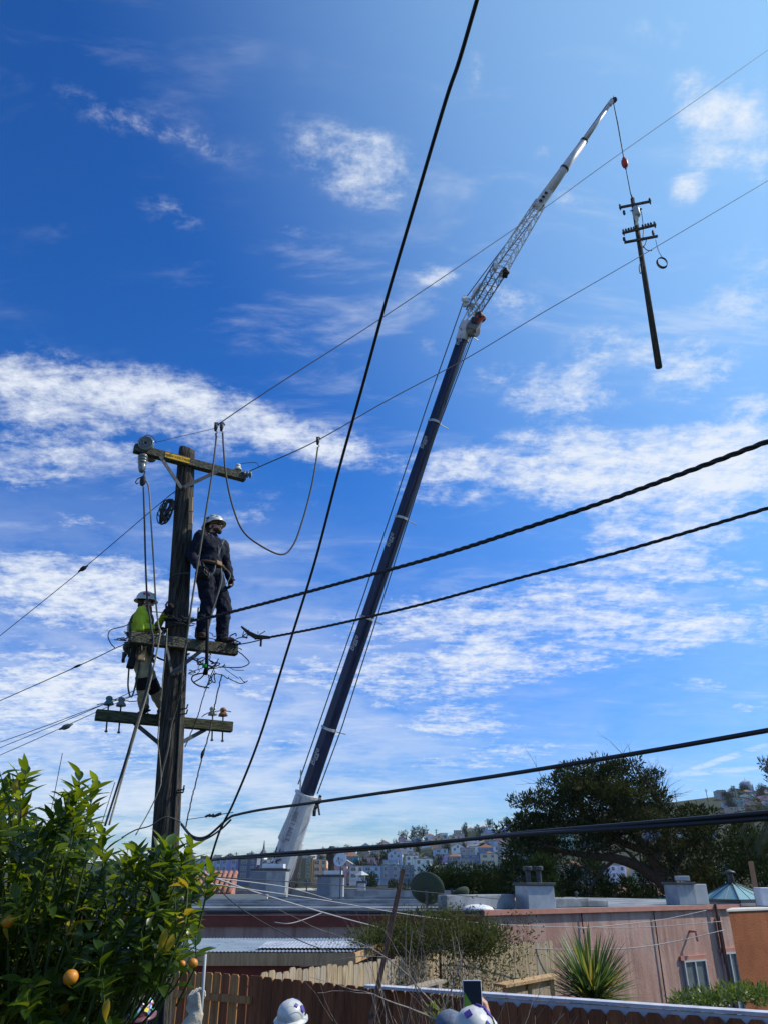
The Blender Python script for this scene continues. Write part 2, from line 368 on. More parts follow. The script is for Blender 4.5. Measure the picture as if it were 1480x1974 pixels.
def house_meshes(w, d, st, style):
    h = 2.9*st; b = MB(); r = MB(); wins = []; b.box((0, d/2, h/2-3), (w, d, h+6))
    if style == 0:      # flat parapet, bay across top floors
        b.box((-w*.2, -.35, h*.5+1.3), (w*.42, .7, h-2.9)); r.box((0, d/2, h+.12), (w+.25, d+.3, .28)); r.box((-w*.2, -.4, h-.0), (w*.46, .8, .18))
        for k in range(1, st): wins += [(-w*.2, -.7, k*2.9+1.6, 1), (w*.27, 0, k*2.9+1.6, 0)]
    elif style == 1:    # gable toward the viewer
        b.prism([(-w/2, 0.01, h), (w/2, 0.01, h), (0, 0.01, h+w*.28)], (0, d-.02, 0))
        for s_ in (-1, 1): r.beam((s_*(w/2+.3), d/2, h-.12), (s_*-.02, d/2, h+w*.28+.16), d+.6, .2, (0, 0, 1))
        for k in range(1, st): wins += [(-w*.24, 0, k*2.9+1.6, 0), (w*.24, 0, k*2.9+1.6, 0)]
        wins.append((0, 0, h+.4, 0))
    elif style == 2:    # hipped
        r.add([(-w/2-.3, -.3, h), (w/2+.3, -.3, h), (w/2+.3, d+.3, h), (-w/2-.3, d+.3, h), (0, d*.35, h+w*.26), (0, d*.65, h+w*.26)], [(0, 1, 4), (1, 2, 5, 4), (2, 3, 5), (3, 0, 4, 5), (3, 2, 1, 0)])
        for k in range(1, st): wins += [(0, 0, k*2.9+1.6, 1), (-w*.34, 0, k*2.9+1.6, 0)]
    else:               # two bays, flat
        for s_ in (-1, 1): b.box((s_*w*.25, -.3, h*.5+1.3), (w*.3, .6, h-2.9))
        r.box((0, d/2, h+.1), (w+.2, d+.3, .22)); r.box((0, .02, h+.4), (w+.2, .25, .5))
        for k in range(1, st): wins += [(-w*.25, -.6, k*2.9+1.6, 0), (w*.25, -.6, k*2.9+1.6, 0)]
    return b.build('wall', M_hwall, local=True).data, r.build('roof', [M_hroof if style != 2 else M_htile], local=True).data, wins, h
PROTO = []
for st in (2, 3, 4):
    for sty in range(4):
        for w in (6.8, 9.0): PROTO.append((st, sty, w)+house_meshes(w, 11, st, sty))
for o in list(C.objects):
    if o.name.startswith(('wall', 'roof')): bpy.data.objects.remove(o)
PAL = [('white', (.74, .74, .72)), ('cream', (.66, .58, .42)), ('pale blue', (.42, .53, .64)), ('grey', (.36, .37, .38)), ('blue', (.13, .24, .42)), ('pink', (.62, .38, .36)),
       ('beige', (.50, .42, .32)), ('slate', (.15, .19, .24)), ('lilac', (.42, .38, .60)), ('olive', (.26, .24, .12)), ('mint', (.36, .56, .47)), ('tan', (.40, .30, .20)), ('peach', (.75, .47, .30)), ('brown', (.20, .13, .09)), ('teal', (.06, .30, .32))]
PALW = [9, 4, 6, 5, 3, 3, 5, 3, 2, 1, 1, 3, 1, 1, 1]
STY = ['flat-roofed', 'gabled', 'hip-roofed', 'twin-bay']
ST = {2: 'two-storey', 3: 'three-storey', 4: 'four-storey'}
def placemark(px):
    for a, nm in ((430, 'beside the citrus'), (476, 'left of the steeple'), (520, 'below the steeple'), (560, 'left of the crane'), (610, 'right of the crane'),
                  (650, 'left of the round dish'), (690, 'right of the round dish'), (735, 'above the small chimney'), (775, 'left of the leaning stake'), (820, 'right of the leaning stake'), (865, 'above the mesh dish'),
                  (910, 'above the dark hedge'), (965, 'beside the big cypress'), (1250, 'behind the big cypress'), (1330, 'right of the cypress crown'), (1380, 'left of the ridge tree'), (1425, 'right of the ridge tree')):
        if px < a:
            if a == 1250: nm += (' left edge', ' crown', ' trunk', ' fork', ' right part')[int(max(0, min(4, (px-965)/57)))]
            return nm
    return 'at the right edge'
HOUSES = []
def house(x, y, z, yaw, st, sty, wid, colour, rowname, windows=True):
    cands = [p for p in PROTO if p[0] == st and p[1] == sty]; p = cands[0] if wid < 8 else cands[1]
    nm, rgb = colour; rgb = tuple(min(.86, c*rnd(1.0, 1.25)) for c in rgb)
    t = bpy.data.objects.new('house', None); C.objects.link(t); t.location = (x, y, z); t.rotation_euler = (0, 0, yaw); ORG[t] = Vector((x, y, z))
    o = bpy.data.objects.new('wall', p[3]); C.objects.link(o); o.parent = t; o.color = (*rgb, 1)
    o = bpy.data.objects.new('roof', p[4]); C.objects.link(o); o.parent = t
    if windows:
        for (wx, wy, wz, big) in p[5]:
            o = bpy.data.objects.new('window', WIN_W if big else WIN_ME); C.objects.link(o); o.parent = t; o.location = (wx, wy, wz)
        o = bpy.data.objects.new('garage_door', DOOR_ME); C.objects.link(o); o.parent = t; o.location = (wid*.22, 0, 0)
    px, py = proj(Vector((x, y, z+p[6]*.6)))
    HOUSES.append([t, nm, st, sty, rowname, px, py]); return t
def pick(): return random.choices(PAL, PALW)[0]
# named front buildings of the lowest terrace: px centre, storeys, style, colour, width
Yr = 405
def row(Y, px0, px1, rowname, stc=(2, 3), gap=.05, windows=True, skip=0.0, zoff=0.0, yawj=.12, force=None):
    px = px0; i = 0
    while px < px1:
        w = random.choice((6.8, 9.0)); x = (px-740)/F*(Y*1.115); y = Y+rnd(-4, 4)*(1 if Y > 430 else .4)
        if rnd(0, 1) > skip:
            st = random.choice(stc); c = pick(); sty = random.choice((0, 0, 1, 2, 3, 3))
            if force and i < len(force): c = [p for p in PAL if p[0] == force[i][0]][0]; st = force[i][1]; w = force[i][2]; sty = force[i][3]
            house(x, y, ground(x, y)+zoff-.4, rnd(-yawj, yawj), st, sty, w, c, rowname, windows)
        i += 1
        px += (w*(1+gap)+(rnd(0, 3) if rnd(0, 1) < .25 else 0))*F/(Y*1.115)
row(405, 386, 640, 'lowest hillside terrace', (3, 4), .02, zoff=.6, yawj=.03, force=[('beige', 3, 9, 0), ('beige', 3, 9, 3), ('pale blue', 4, 9, 0), ('pale blue', 4, 6.8, 3), ('lilac', 4, 9, 3), ('slate', 4, 9, 0), ('slate', 3, 9, 0), ('lilac', 4, 6.8, 0), ('olive', 4, 9, 3), ('olive', 4, 9, 0)])
row(405, 640, 968, 'lowest hillside terrace', (3, 4), .02, zoff=.2, yawj=.03, force=[('peach', 4, 6.8, 0), ('pink', 3, 9, 3), ('white', 3, 6.8, 0), ('pale blue', 3, 9, 0), ('grey', 3, 9, 3), ('slate', 3, 6.8, 0), ('white', 4, 9, 3), ('grey', 3, 6.8, 0), ('white', 3, 9, 3), ('pale blue', 3, 6.8, 0), ('grey', 3, 9, 0), ('slate', 3, 9, 3), ('white', 3, 9, 3), ('blue', 3, 9, 3), ('blue', 3, 6.8, 3)])
row(442, 400, 640, 'second hillside row', (2, 3), .1, skip=.15)
row(460, 640, 968, 'second hillside row', (2, 3), .35, skip=.15)
row(505, 470, 968, 'third hillside row', (2, 3), .25, skip=.1)
row(560, 560, 968, 'fourth hillside row', (2,), .3, skip=.12)
row(615, 600, 968, 'fifth hillside row', (2, 3), .4, skip=.15)
row(680, 480, 968, 'sixth hillside row', (2,), .5, skip=.2, windows=False)
row(760, 380, 968, 'topmost ridge row', (2,), .9, skip=.25, windows=False)
row(405, 975, 1300, 'terrace glimpsed under the cypress', (3,), .1, skip=.1)
row(540, 975, 1290, 'slope glimpsed through the cypress', (2, 3), .4, skip=.2, windows=False)
row(482, 640, 968, 'step above the second row', (2,), .3, skip=.2)
row(587, 620, 968, 'step above the fourth row', (2,), .5, skip=.25, windows=False)
row(720, 620, 968, 'row below the ridge', (2,), .5, skip=.25, windows=False)
row(768, 1290, 1480, 'below the right skyline', (2,), .3, skip=.1, windows=False)
row(600, 1370, 1480, 'lower slope behind the palm', (2,), .6, skip=.1)
row(690, 1300, 1480, 'middle slope of the right hill', (2, 3), .05, skip=.0)
row(655, 1300, 1480, 'lower middle slope of the right hill', (2, 3), .25, skip=.1)
row(735, 1330, 1480, 'upper slope of the right hill', (2,), .2, skip=.1, windows=False)
row(800, 1290, 1480, 'skyline of the right hill', (2,), .5, skip=.1, windows=False)
# valley houses between the flat roofs and the hill
for (px, Y, st, sty, wid, cn) in ((440, 150, 2, 2, 9, 'cream'), (468, 190, 2, 0, 6.8, 'white'), (572, 170, 2, 0, 6.8, 'pink'), (590, 230, 2, 3, 6.8, 'lilac'), (604, 150, 2, 1, 6.8, 'beige'), (680, 200, 2, 0, 9, 'brown'),
                                  (735, 250, 2, 3, 9, 'pink'), (760, 180, 2, 0, 9, 'tan'), (700, 300, 3, 0, 9, 'slate'), (740, 330, 3, 3, 9, 'slate'), (660, 310, 3, 3, 9, 'brown'), (770, 320, 3, 0, 9, 'blue'), (610, 300, 3, 0, 9, 'slate'),
                                  (1185, 150, 2, 0, 9, 'white'), (1240, 120, 2, 1, 6.8, 'blue'), (1262, 130, 2, 0, 6.8, 'pale blue'), (1120, 180, 2, 2, 9, 'beige'), (1210, 90, 2, 2, 6.8, 'teal'), (1165, 330, 3, 0, 9, 'white'), (1130, 340, 3, 3, 9, 'pale blue')):
    x = (px-740)/F*(Y*1.115); 
    top = CZ-.6-.006*Y; z = min(ground(x, Y), top-2.9*st)
    house(x, Y, z, rnd(-.2, .2), st, sty, wid, [p for p in PAL if p[0] == cn][0], 'valley floor')
HOUSES.sort(key=lambda h: (h[4], h[5]))
seen = {}
for i, h in enumerate(HOUSES):
    t, nm, st, sty, rown, px, py = h
    prv = HOUSES[i-1] if i and HOUSES[i-1][4] == rown else None; nxt = HOUSES[i+1] if i+1 < len(HOUSES) and HOUSES[i+1][4] == rown else None
    rs = {'lowest hillside terrace': 'lowest terrace', 'second hillside row': 'second row up', 'third hillside row': 'third row up', 'fourth hillside row': 'fourth row up', 'fifth hillside row': 'fifth row up', 'sixth hillside row': 'sixth row up', 'topmost ridge row': 'ridge row',
          'terrace glimpsed under the cypress': 'terrace under the cypress', 'slope glimpsed through the cypress': 'slope through the cypress', 'step above the second row': 'step over second row', 'step above the fourth row': 'step over fourth row', 'row below the ridge': 'row under the ridge', 'below the right skyline': 'under right skyline', 'lower slope behind the palm': 'slope by the palm', 'middle slope of the right hill': 'right hill middle', 'lower middle slope of the right hill': 'right hill lower middle', 'upper slope of the right hill': 'right hill upper', 'skyline of the right hill': 'right hill skyline', 'valley floor': 'valley floor'}[rown]
    base = f'{nm} {ST[st]} {STY[sty]} house, {rs}, {placemark(px)}'
    if base in seen:
        nb = (f', after {prv[1]} one' if prv else ', first there')
        base2 = f'{nm} {STY[sty]} house, {rs}, {placemark(px)}'+nb; k = 2
        while base2 in seen and k < 9:
            base2 = f'{nm} {STY[sty]} house, {rs}, {placemark(px)}, '+('before '+nxt[1]+' one' if nxt else 'end of row'); k += 9
        base = base2
    while base in seen: base = base.replace(' house', ' plain house', 1)
    seen[base] = 1
    tag(t, base, 'house', 'houses on the valley floor' if rown == 'valley floor' else 'houses on the far hillside')
for (px, py, Y, lb) in ((592, 1698, 40, 'grey capped vent pipe on left grey roof by the small chimney boxes'), (1110, 1722, 34, 'thin vent pipe on the roof right of the clad chimney'), (770, 1712, 41, 'short vent pipe left of the mesh dish')):
    p = at(px, py, Y); m = MB(); m.tube([(p.x, Y, 1.9), (p.x, Y, p.z)], .035, 7); m.lathe([(.08, -.02), (.07, .04), (.01, .07)], p, n=10); tag(m.build('vent_pipe', M_steel), lb, 'vent pipe')
# street climbing the hill (pale strip), retaining ground cover
st_ = MB(); P = []
for k in range(30):
    Y = 415+k*11; px = 795+k*5.2+6*math.sin(k*.3); x = (px-740)/F*Y*1.115; P.append((x, Y))
for (x, y) in P:
    for s_ in (-1, 1): xx = x+s_*4.2; st_.v.append(Vector((xx, y, ground(xx, y)+1.2)))
for k in range(len(P)-1): st_.f.append((2*k, 2*k+1, 2*k+3, 2*k+2)); st_.m.append(0)
so_ = st_.build('street', mat('far_asphalt', (.16, .16, .165), (.22, .22, .22), .3, .9), smooth=True); so_['kind'] = 'structure'

# ------------------------------------------------------------------ foliage
def leafmat(name, a, b, tr, w=.3, rough=.55, sc=1.2): return mat(name, a, b, sc, rough if rough < .5 else .9, trans=(tr, w), contrast=(.38, .62), spec=.3 if rough < .5 else .06)
M_cyp = leafmat('cypress_foliage', (.010, .018, .008), (.030, .040, .013), (.035, .05, .012), .16, sc=.5)
M_bush = leafmat('hedge_foliage', (.010, .020, .008), (.030, .048, .014), (.035, .06, .012), .18, sc=.8)
M_olive = leafmat('shrub_foliage', (.035, .045, .014), (.09, .095, .035), (.10, .12, .025), .3, sc=5)
M_bark = mat('bark', (.05, .04, .032), (.10, .085, .07), 6, .95, bump=1.5, stretch=(2, 2, .4))
def clump(mb, c, rad, n, size, up=.3, mi=0, shell=.55, elong=1.6):
    c = Vector(c)
    for _ in range(n):
        while True:
            v = Vector((rnd(-1, 1), rnd(-1, 1), rnd(-1, 1)))
            if .05 < v.length <= 1: break
        v = v.normalized()*(shell+(1-shell)*rnd(0, 1)**.6) if rnd(0, 1) < .8 else v
        p = c+Vector((v.x*rad[0], v.y*rad[1], v.z*rad[2]))
        d = (v.normalized()+Vector((rnd(-.8, .8), rnd(-.8, .8), rnd(-.5, .8)+up))).normalized()
        s_ = d.cross(Vector((rnd(-1, 1), rnd(-1, 1), rnd(-1, 1)))).normalized(); L_ = size*rnd(.6, 1.3)*elong; w_ = size*rnd(.5, 1)*.6
        mb.add([p-s_*w_*.4, p+s_*w_*.4, p+d*L_*.6+s_*w_*.5, p+d*L_, p+d*L_*.55-s_*w_*.55], [(0, 1, 2, 3, 4)], mi)
def branchy(mb, p, d, length, r, depth, spread=.5, n=5, ends=None, droop=0, mi=0, split=(2, 3)):
    pts = [p]; q = p; dd = d.copy(); rs = [r]
    for i in range(n):
        dd = (dd+Vector((rnd(-1, 1), rnd(-1, 1), rnd(-1, 1)))*.16+Vector((0, 0, -droop))).normalized(); q = q+dd*length/n; pts.append(q); rs.append(r*(1-.5*(i+1)/n))
    mb.tube(pts, rs, 7 if r > .05 else 5 if r > .01 else 4, mi)
    if depth <= 0:
        if ends is not None: ends.append((q, dd))
        return
    for k in range(random.randint(*split)):
        a = Vector((rnd(-1, 1), rnd(-1, 1), rnd(-1, 1))); nd = (dd+a*spread).normalized()
        s0 = pts[random.randint(max(1, n-3), n)] if k else q
        branchy(mb, s0, nd, length*rnd(.6, .85), rs[-1]*rnd(.6, .85), depth-1, spread, n, ends, droop, mi, split)

# big cypress: trunk splits low, spreading flat crown made of clumps
def P3(px, py, Y): return at(px, py, Y)
YC = 60
t = thing('cypress_tree', (P3(1315, 1745, YC).x, YC, -3.2), 'huge dark spreading cypress with forked leaning trunk and uneven crown', 'tree')
tb = MB()
base = Vector((P3(1318, 1745, YC).x, YC, -3.2)); mid = P3(1285, 1708, YC)
tb.tube(spline([base, P3(1308, 1735, YC), mid], 4), [.75, .72, .7, .68, .66, .64, .62, .6, .58][:9], 9)
limbs = []
for pts, r0, r1 in (([(1290, 1712), (1262, 1690), (1225, 1668), (1185, 1655), (1140, 1650), (1080, 1640), (1030, 1625)], .5, .12), ([(1288, 1710), (1262, 1660), (1235, 1625), (1215, 1590), (1190, 1550), (1165, 1500)], .5, .15),
                    ([(1245, 1640), (1200, 1625), (1160, 1600), (1120, 1560), (1090, 1520)], .3, .1), ([(1262, 1665), (1280, 1620), (1285, 1570), (1260, 1530), (1230, 1490)], .28, .1),
                    ([(1290, 1700), (1310, 1650), (1330, 1620), (1350, 1590)], .3, .1), ([(1185, 1655), (1150, 1690), (1130, 1730)], .14, .08), ([(1232, 1668), (1205, 1640), (1180, 1645)], .16, .06), ([(1270, 1700), (1330, 1680), (1390, 1660)], .2, .08)):
    k = len(pts); P = [P3(px, py, YC+rnd(-1.2, 1.2)*(i/k)) for i, (px, py) in enumerate(pts)]; sp_ = spline(P, 4)
    tb.tube(sp_, [r0+(r1-r0)*i/(len(sp_)-1) for i in range(len(sp_))], 8); limbs.append(sp_)
    for q in range(4, len(sp_), 3):
        branchy(tb, sp_[q], Vector((rnd(-1, 1), rnd(-.8, .8), rnd(.2, 1))).normalized(), rnd(1.2, 2.4), .07, 2, .55)
tb.build('trunk', M_bark, t, smooth=True)
cr = MB(); cr.loose = True
LOBES = [(1120, 1490, 48, 34), (1165, 1478, 45, 26), (1085, 1515, 36, 28), (1215, 1490, 40, 30), (1250, 1500, 26, 24), (1130, 1540, 70, 34), (1190, 1530, 60, 34), (1010, 1560, 30, 28), (1035, 1545, 28, 22), (990, 1590, 30, 24), (1045, 1590, 46, 30),
         (1240, 1545, 46, 30), (1090, 1590, 60, 26), (1160, 1585, 60, 26), (1230, 1590, 50, 28), (1290, 1575, 46, 30), (1335, 1570, 40, 24), (1360, 1585, 24, 20), (1310, 1615, 54, 26), (1270, 1640, 50, 22), (1340, 1650, 50, 26), (1385, 1640, 32, 26), (1140, 1625, 50, 16), (1060, 1630, 50, 18), (1000, 1625, 30, 18), (1375, 1690, 40, 28), (1320, 1695, 34, 18), (1300, 1670, 40, 16), (1080, 1550, 40, 30), (1200, 1560, 60, 24), (1355, 1605, 40, 24), (1420, 1615, 34, 26), (1400, 1680, 50, 30), (1455, 1650, 44, 40), (1160, 1500, 50, 30), (1110, 1515, 50, 30), (1230, 1520, 50, 30), (1180, 1615, 60, 20), (1110, 1570, 60, 30), (1020, 1600, 34, 30)]
for (px, py, hw, hh) in LOBES:
    hw *= .80; hh *= .86; py += 3
    for _ in range(max(5, int(hw*hh/84))):
        a = rnd(0, 6.28); q = math.sqrt(rnd(0, 1)); Y = YC+rnd(-5, 5)
        p = P3(px+hw*q*math.cos(a), py+hh*q*math.sin(a), Y); rr = rnd(.5, 1.0)
        clump(cr, p, (rr*1.2, rr*1.2, rr*.62), 105, .18, .5, 1 if rnd(0, 1) < .28 else 0)
cr.build('crown', [M_cyp, leafmat('cypress_lit', (.035, .042, .012), (.075, .072, .022), (.07, .08, .02), .25, sc=1)], t)  # second foliage is a lit copy, sunlight put into its lighter brownish colour
# bare twiggy top beside it
t = thing('bare_tree', (P3(1290, 1740, 62).x, 62, -3.2), 'leafless twiggy tree rising behind right side of the cypress crown', 'tree')
bb = MB()
bb.tube(spline([(P3(1290, 1740, 63).x, 63, -3.2), P3(1285, 1600, 63), P3(1265, 1550, 63)], 5), .22, 7)
for a, b in (((1265, 1550), (1255, 1490)), ((1265, 1550), (1280, 1510)), ((1268, 1560), (1300, 1530)), ((1265, 1545), (1240, 1490))):
    A = P3(*a, 63); B = P3(*b, 63)
    for _ in range(3): branchy(bb, A, (B-A+Vector((rnd(-.5, .5), rnd(-.5, .5), rnd(-.2, .3)))).normalized(), (B-A).length*.6, .07, 4, .42, 4, split=(2, 3))
bb.build('trunk', M_bark, t)
TREES = []
def bushtree(px, py_top, py_base, Y, hw, label, nm='tree', m=M_bush, n=26, cat='tree', size=.2, grp=None, zb=None):
    top = at(px, py_top, Y); x = top.x; z0 = min(ground(x, Y), at(px, py_base, Y).z) if zb is None else zb; h = top.z-z0; w = hw*Y*1.115/F
    t = thing(nm, (x, Y, z0), label, cat, grp)
    tr = MB(); ends = []; tr.tube([(x, Y, z0), (x+.05*w, Y, z0+h*.4), (x, Y, z0+h*.8)], [w*.09, w*.07, w*.02], 7)
    for k in range(6):
        a = rnd(0, 6.28); tr.tube([(x, Y, z0+h*(.3+.07*k)), (x+math.cos(a)*w*.35, Y+math.sin(a)*w*.35, z0+h*(.5+.05*k)), (x+math.cos(a)*w*.6, Y+math.sin(a)*w*.6, z0+h*(.6+.05*k))], [w*.04, w*.03, w*.01], 5)
    tr.build('trunk', M_bark, t)
    c = MB(); c.loose = True; zc0 = z0+h*.3
    for _ in range(n):
        a = rnd(0, 6.28); zz_ = rnd(0, 1); pr = math.sin(math.pi*(.18+.78*zz_))**.7; q = math.sqrt(rnd(.15, 1))*pr; rr = w*rnd(.24, .42)
        p = Vector((x+math.cos(a)*q*w*.75, Y+math.sin(a)*q*w*.75, zc0+(top.z-zc0-rr*.5)*zz_)); clump(c, p, (rr, rr, rr*.7), 60, size, .4)
    c.build('crown', m, t); return t
bushtree(1432, 1572, 1745, 52, 55, 'dark rounded tree right of the cypress, below the palm fronds', n=70, size=.17)
bushtree(1480, 1600, 1745, 48, 42, 'dark tree cut by the right edge behind the glass skylight', n=50, size=.16)
bushtree(985, 1625, 1745, 54, 34, 'dark upright tree left of the cypress behind the vented chimney', n=60, size=.15)
bushtree(1022, 1612, 1745, 68, 48, 'broad dark tree filling the space left of the cypress limb', n=70, size=.18)
bushtree(1040, 1648, 1745, 50, 36, 'dark low tree between the cypress and the vented chimney', n=50, size=.15)
bushtree(1098, 1668, 1745, 56, 34, 'small dark tree under the long cypress limb', n=40, size=.14)
bushtree(1165, 1690, 1750, 62, 40, 'low dark bush at the foot of the cypress', n=36, size=.16)
for q_ in ((1210, 1690, 66, 40, 'dark bush seen between the forked cypress limbs'), (1255, 1655, 75, 44, 'dark background tree glimpsed through the cypress, right of its fork'), (1130, 1640, 78, 44, 'dark background tree glimpsed through the cypress, left of its fork'), (1350, 1660, 72, 44, 'dark background tree above the boxed chimney'), (1060, 1610, 80, 40, 'dark background tree glimpsed under the left cypress crown')):
    bushtree(q_[0], q_[1], 1750, q_[2], q_[3], q_[4], n=60, size=.2)
hd = MB(); hd.loose = True
for k in range(60):
    px = 820+k*2.6; Y = 72+rnd(-2, 2); top = 1685+6*math.sin(k*.5)+rnd(-4, 4)
    for q in range(4): clump(hd, at(px, top+q*12, Y), (.9, .9, .7), 42, .17, .6)
tag(hd.build('hedge', M_bush), 'dark green clipped hedge behind the mesh dish', 'hedge')
# palm at the right edge
x0 = at(1488, 1575, 45); t = thing('palm_tree', (x0.x, 45, -3.2), 'grey-green palm with drooping fronds cut by the right edge', 'palm tree')
tr = MB(); tr.tube([(x0.x, 45, -3.2), (x0.x, 45, x0.z)], [.28, .22], 9); tr.build('trunk', M_bark, t)
fr = MB()
for k in range(34):
    a = k*2.4; el = R(70-k*3.6); d = Vector((math.cos(a)*math.cos(el), math.sin(a)*math.cos(el), math.sin(el))); p = x0.copy(); pts = [p.copy()]
    for i in range(9): d = (d+Vector((0, 0, -.13))).normalized(); p = p+d*.27; pts.append(p.copy())
    fr.tube(pts, .02, 4)
    for i in range(1, 9):
        dd = (pts[i+1]-pts[i]).normalized(); s_ = dd.cross(Vector((0, 0, 1))).normalized()
        for sg in (-1, 1):
            for q in (0, .5):
                b0 = pts[i]+dd*.27*q; e = b0+(s_*sg*.42+dd*.25+Vector((0, 0, -.22))); fr.add([b0, b0+dd*.06, e], [(0, 1, 2)])
fr.build('frond', leafmat('palm_leaf', (.06, .075, .05), (.11, .12, .08), (.1, .12, .05), .3), t)
# hillside trees, copied
PT = []
for k in range(3):
    c = MB(); c.loose = True
    for _ in range(22):
        a = rnd(0, 6.28); q = math.sqrt(rnd(0, 1)); z_ = rnd(.25, .95); clump(c, (math.cos(a)*q*.55, math.sin(a)*q*.55, z_), (.33, .33, .2), 26, .11, .3)
    co = c.build('crown', M_cyp, local=True); tr = MB(); tr.tube([(0, 0, -.3), (0.03, 0, .5)], [.07, .04], 6); to = tr.build('trunk', M_bark, local=True)
    PT.append((co.data, to.data)); bpy.data.objects.remove(co); bpy.data.objects.remove(to)
spots = []
random.seed(23)
for (px, Y, h) in ((770, 780, 11), (787, 785, 12), (800, 790, 13), (683, 760, 8), (760, 700, 9), (868, 790, 9), (907, 795, 10), (935, 800, 9), (950, 790, 8), (570, 780, 6), (475, 780, 5), (750, 520, 11), (740, 510, 9), (727, 500, 8), (1378, 800, 30), (1415, 810, 14), (1330, 790, 8)): spots.append((px, Y, h))
for k in range(62):
    Y = random.choice((430, 450, 485, 530, 585, 640, 700, 730)); px = rnd(400 if Y < 600 else 560, 968); spots.append((px, Y, rnd(4.5, 9)))
for k in range(44): spots.append((rnd(1290, 1490), rnd(620, 800), rnd(5, 10)))
for k in range(14): spots.append((rnd(400, 960), rnd(240, 370), rnd(5, 8)))
random.seed(11); TL = []
SZ = lambda h: 'tall' if h > 10 else 'broad' if h > 7.5 else 'mid-sized' if h > 6 else 'small'
for (px, Y, h) in spots:
    x = (px-740)/F*Y*1.115; z = ground(x, Y); co, to = PT[random.randrange(3)]
    t = bpy.data.objects.new('hillside_tree', None); C.objects.link(t); t.location = (x, Y, z-.3); t.rotation_euler = (0, 0, rnd(0, 6)); s_ = h; t.scale = (s_*rnd(.45, .65), s_*rnd(.45, .65), s_)
    for nm_, me in (('crown', co), ('trunk', to)):
        o = bpy.data.objects.new(nm_, me); C.objects.link(o); o.parent = t
    TL.append((t, px, Y, h))
near = lambda x, y: min(HOUSES, key=lambda q: (q[0].location.x-x)**2+(q[0].location.y-y)**2)
for (t, px, Y, h) in sorted(TL, key=lambda q: q[1]):
    hh = near(t.location.x, t.location.y); zone = 'on the skyline' if Y > 770 else 'upslope' if Y > 600 else 'mid-slope' if Y > 470 else 'above lowest terrace' if Y > 400 else 'in the valley'
    side = 'left of' if t.location.x < hh[0].location.x else 'right of'; 
    base = f'{SZ(h)} dark tree {zone}, {side} {hh[1]} house, {placemark(px)}'; k = 0
    for alt in ('rounded ', 'shaggy ', 'bushy ', 'leaning ', 'ragged ', 'dense '):
        if base not in USED: break
        base = f'{SZ(h)} {alt}tree {zone}, {side} {hh[1]} house, {placemark(px)}'
    for alt in ('lopsided', 'narrow', 'thin', 'spiky', 'stunted', 'squat', 'twiggy'):
        if base not in USED: break
        base = f'{SZ(h)} {alt} tree {zone}, {side} {hh[1]} house, {placemark(px)}'
    tag(t, base, 'tree', 'trees on the far hillside')
# church steeple, street poles and masts on the skyline
p = at(508, 1652, 700); t = thing('church_steeple', (p.x, 700, p.z-6), 'thin dark church spire on the left skyline', 'steeple')
m = MB(); m.box((p.x, 700, p.z-2), (4.2, 4.2, 11)); m.build('tower', mat('far_stone', (.10, .10, .11), (.14, .14, .15), .4), t)
m = MB(); m.lathe([(3.0, 0), (1.0, 3), (.2, 10)], (p.x, 700, p.z+3), n=8); m.build('spire', MATS['far_stone'], t)
for i, (px, py, Y, hh, lb) in enumerate(((456, 1650, 560, 11, 'wooden street pole on skyline left of the steeple'), (441, 1652, 560, 7, 'short street pole nearest the citrus leaves'), (486, 1646, 560, 8, 'pole with a lamp arm beside the steeple'), (623, 1637, 650, 9, 'thin pole on the skyline right of the crane'), (642, 1637, 650, 8, 'second thin pole right of the crane'),
                            (737, 1622, 700, 11, 'dark mast on the rising skyline above the dish'), (840, 1608, 700, 13, 'utility pole above the hillside street'), (892, 1598, 720, 10, 'thin mast near the left edge of the cypress'), (948, 1590, 720, 9, 'pole just left of the cypress crown'), (1300, 1528, 760, 10, 'small pole at the right of the cypress crown'), (1360, 1525, 760, 9, 'short pole left of the ridge tree'), (1414, 1518, 760, 12, 'utility pole right of the ridge tree'), (1462, 1515, 760, 9, 'pole on the ridge at the right'))):
    p = at(px, py, Y); z = ground(p.x, Y); top = p.z+2; m = MB()
    m.tube([(p.x, Y, z-1), (p.x, Y, max(top, z+hh))], [.35, .28], 6); zt = max(top, z+hh)
    m.box((p.x, Y, zt-1.2), (3.2, .25, .3)); m.box((p.x, Y, zt-2.6), (2.4, .22, .28))
    tag(m.build('far_pole', M_dark), lb, 'utility pole', 'poles on the skyline')
p = at(1438, 1518, 800); m = MB(); zr = ground(p.x, 800)
m.lathe([(6.5, 0), (6.5, 9), (5.4, 11.5), (3, 13), (.5, 13.8)], (p.x, 800, zr-1), n=20); m.tube([(p.x, 800, zr+12), (p.x, 800, zr+15)], .2, 5)
tag(m.build('domed_tank', mat('far_white', (.5, .52, .55), (.42, .44, .47), .3)), 'pale round domed tank on the right ridge', 'water tank')
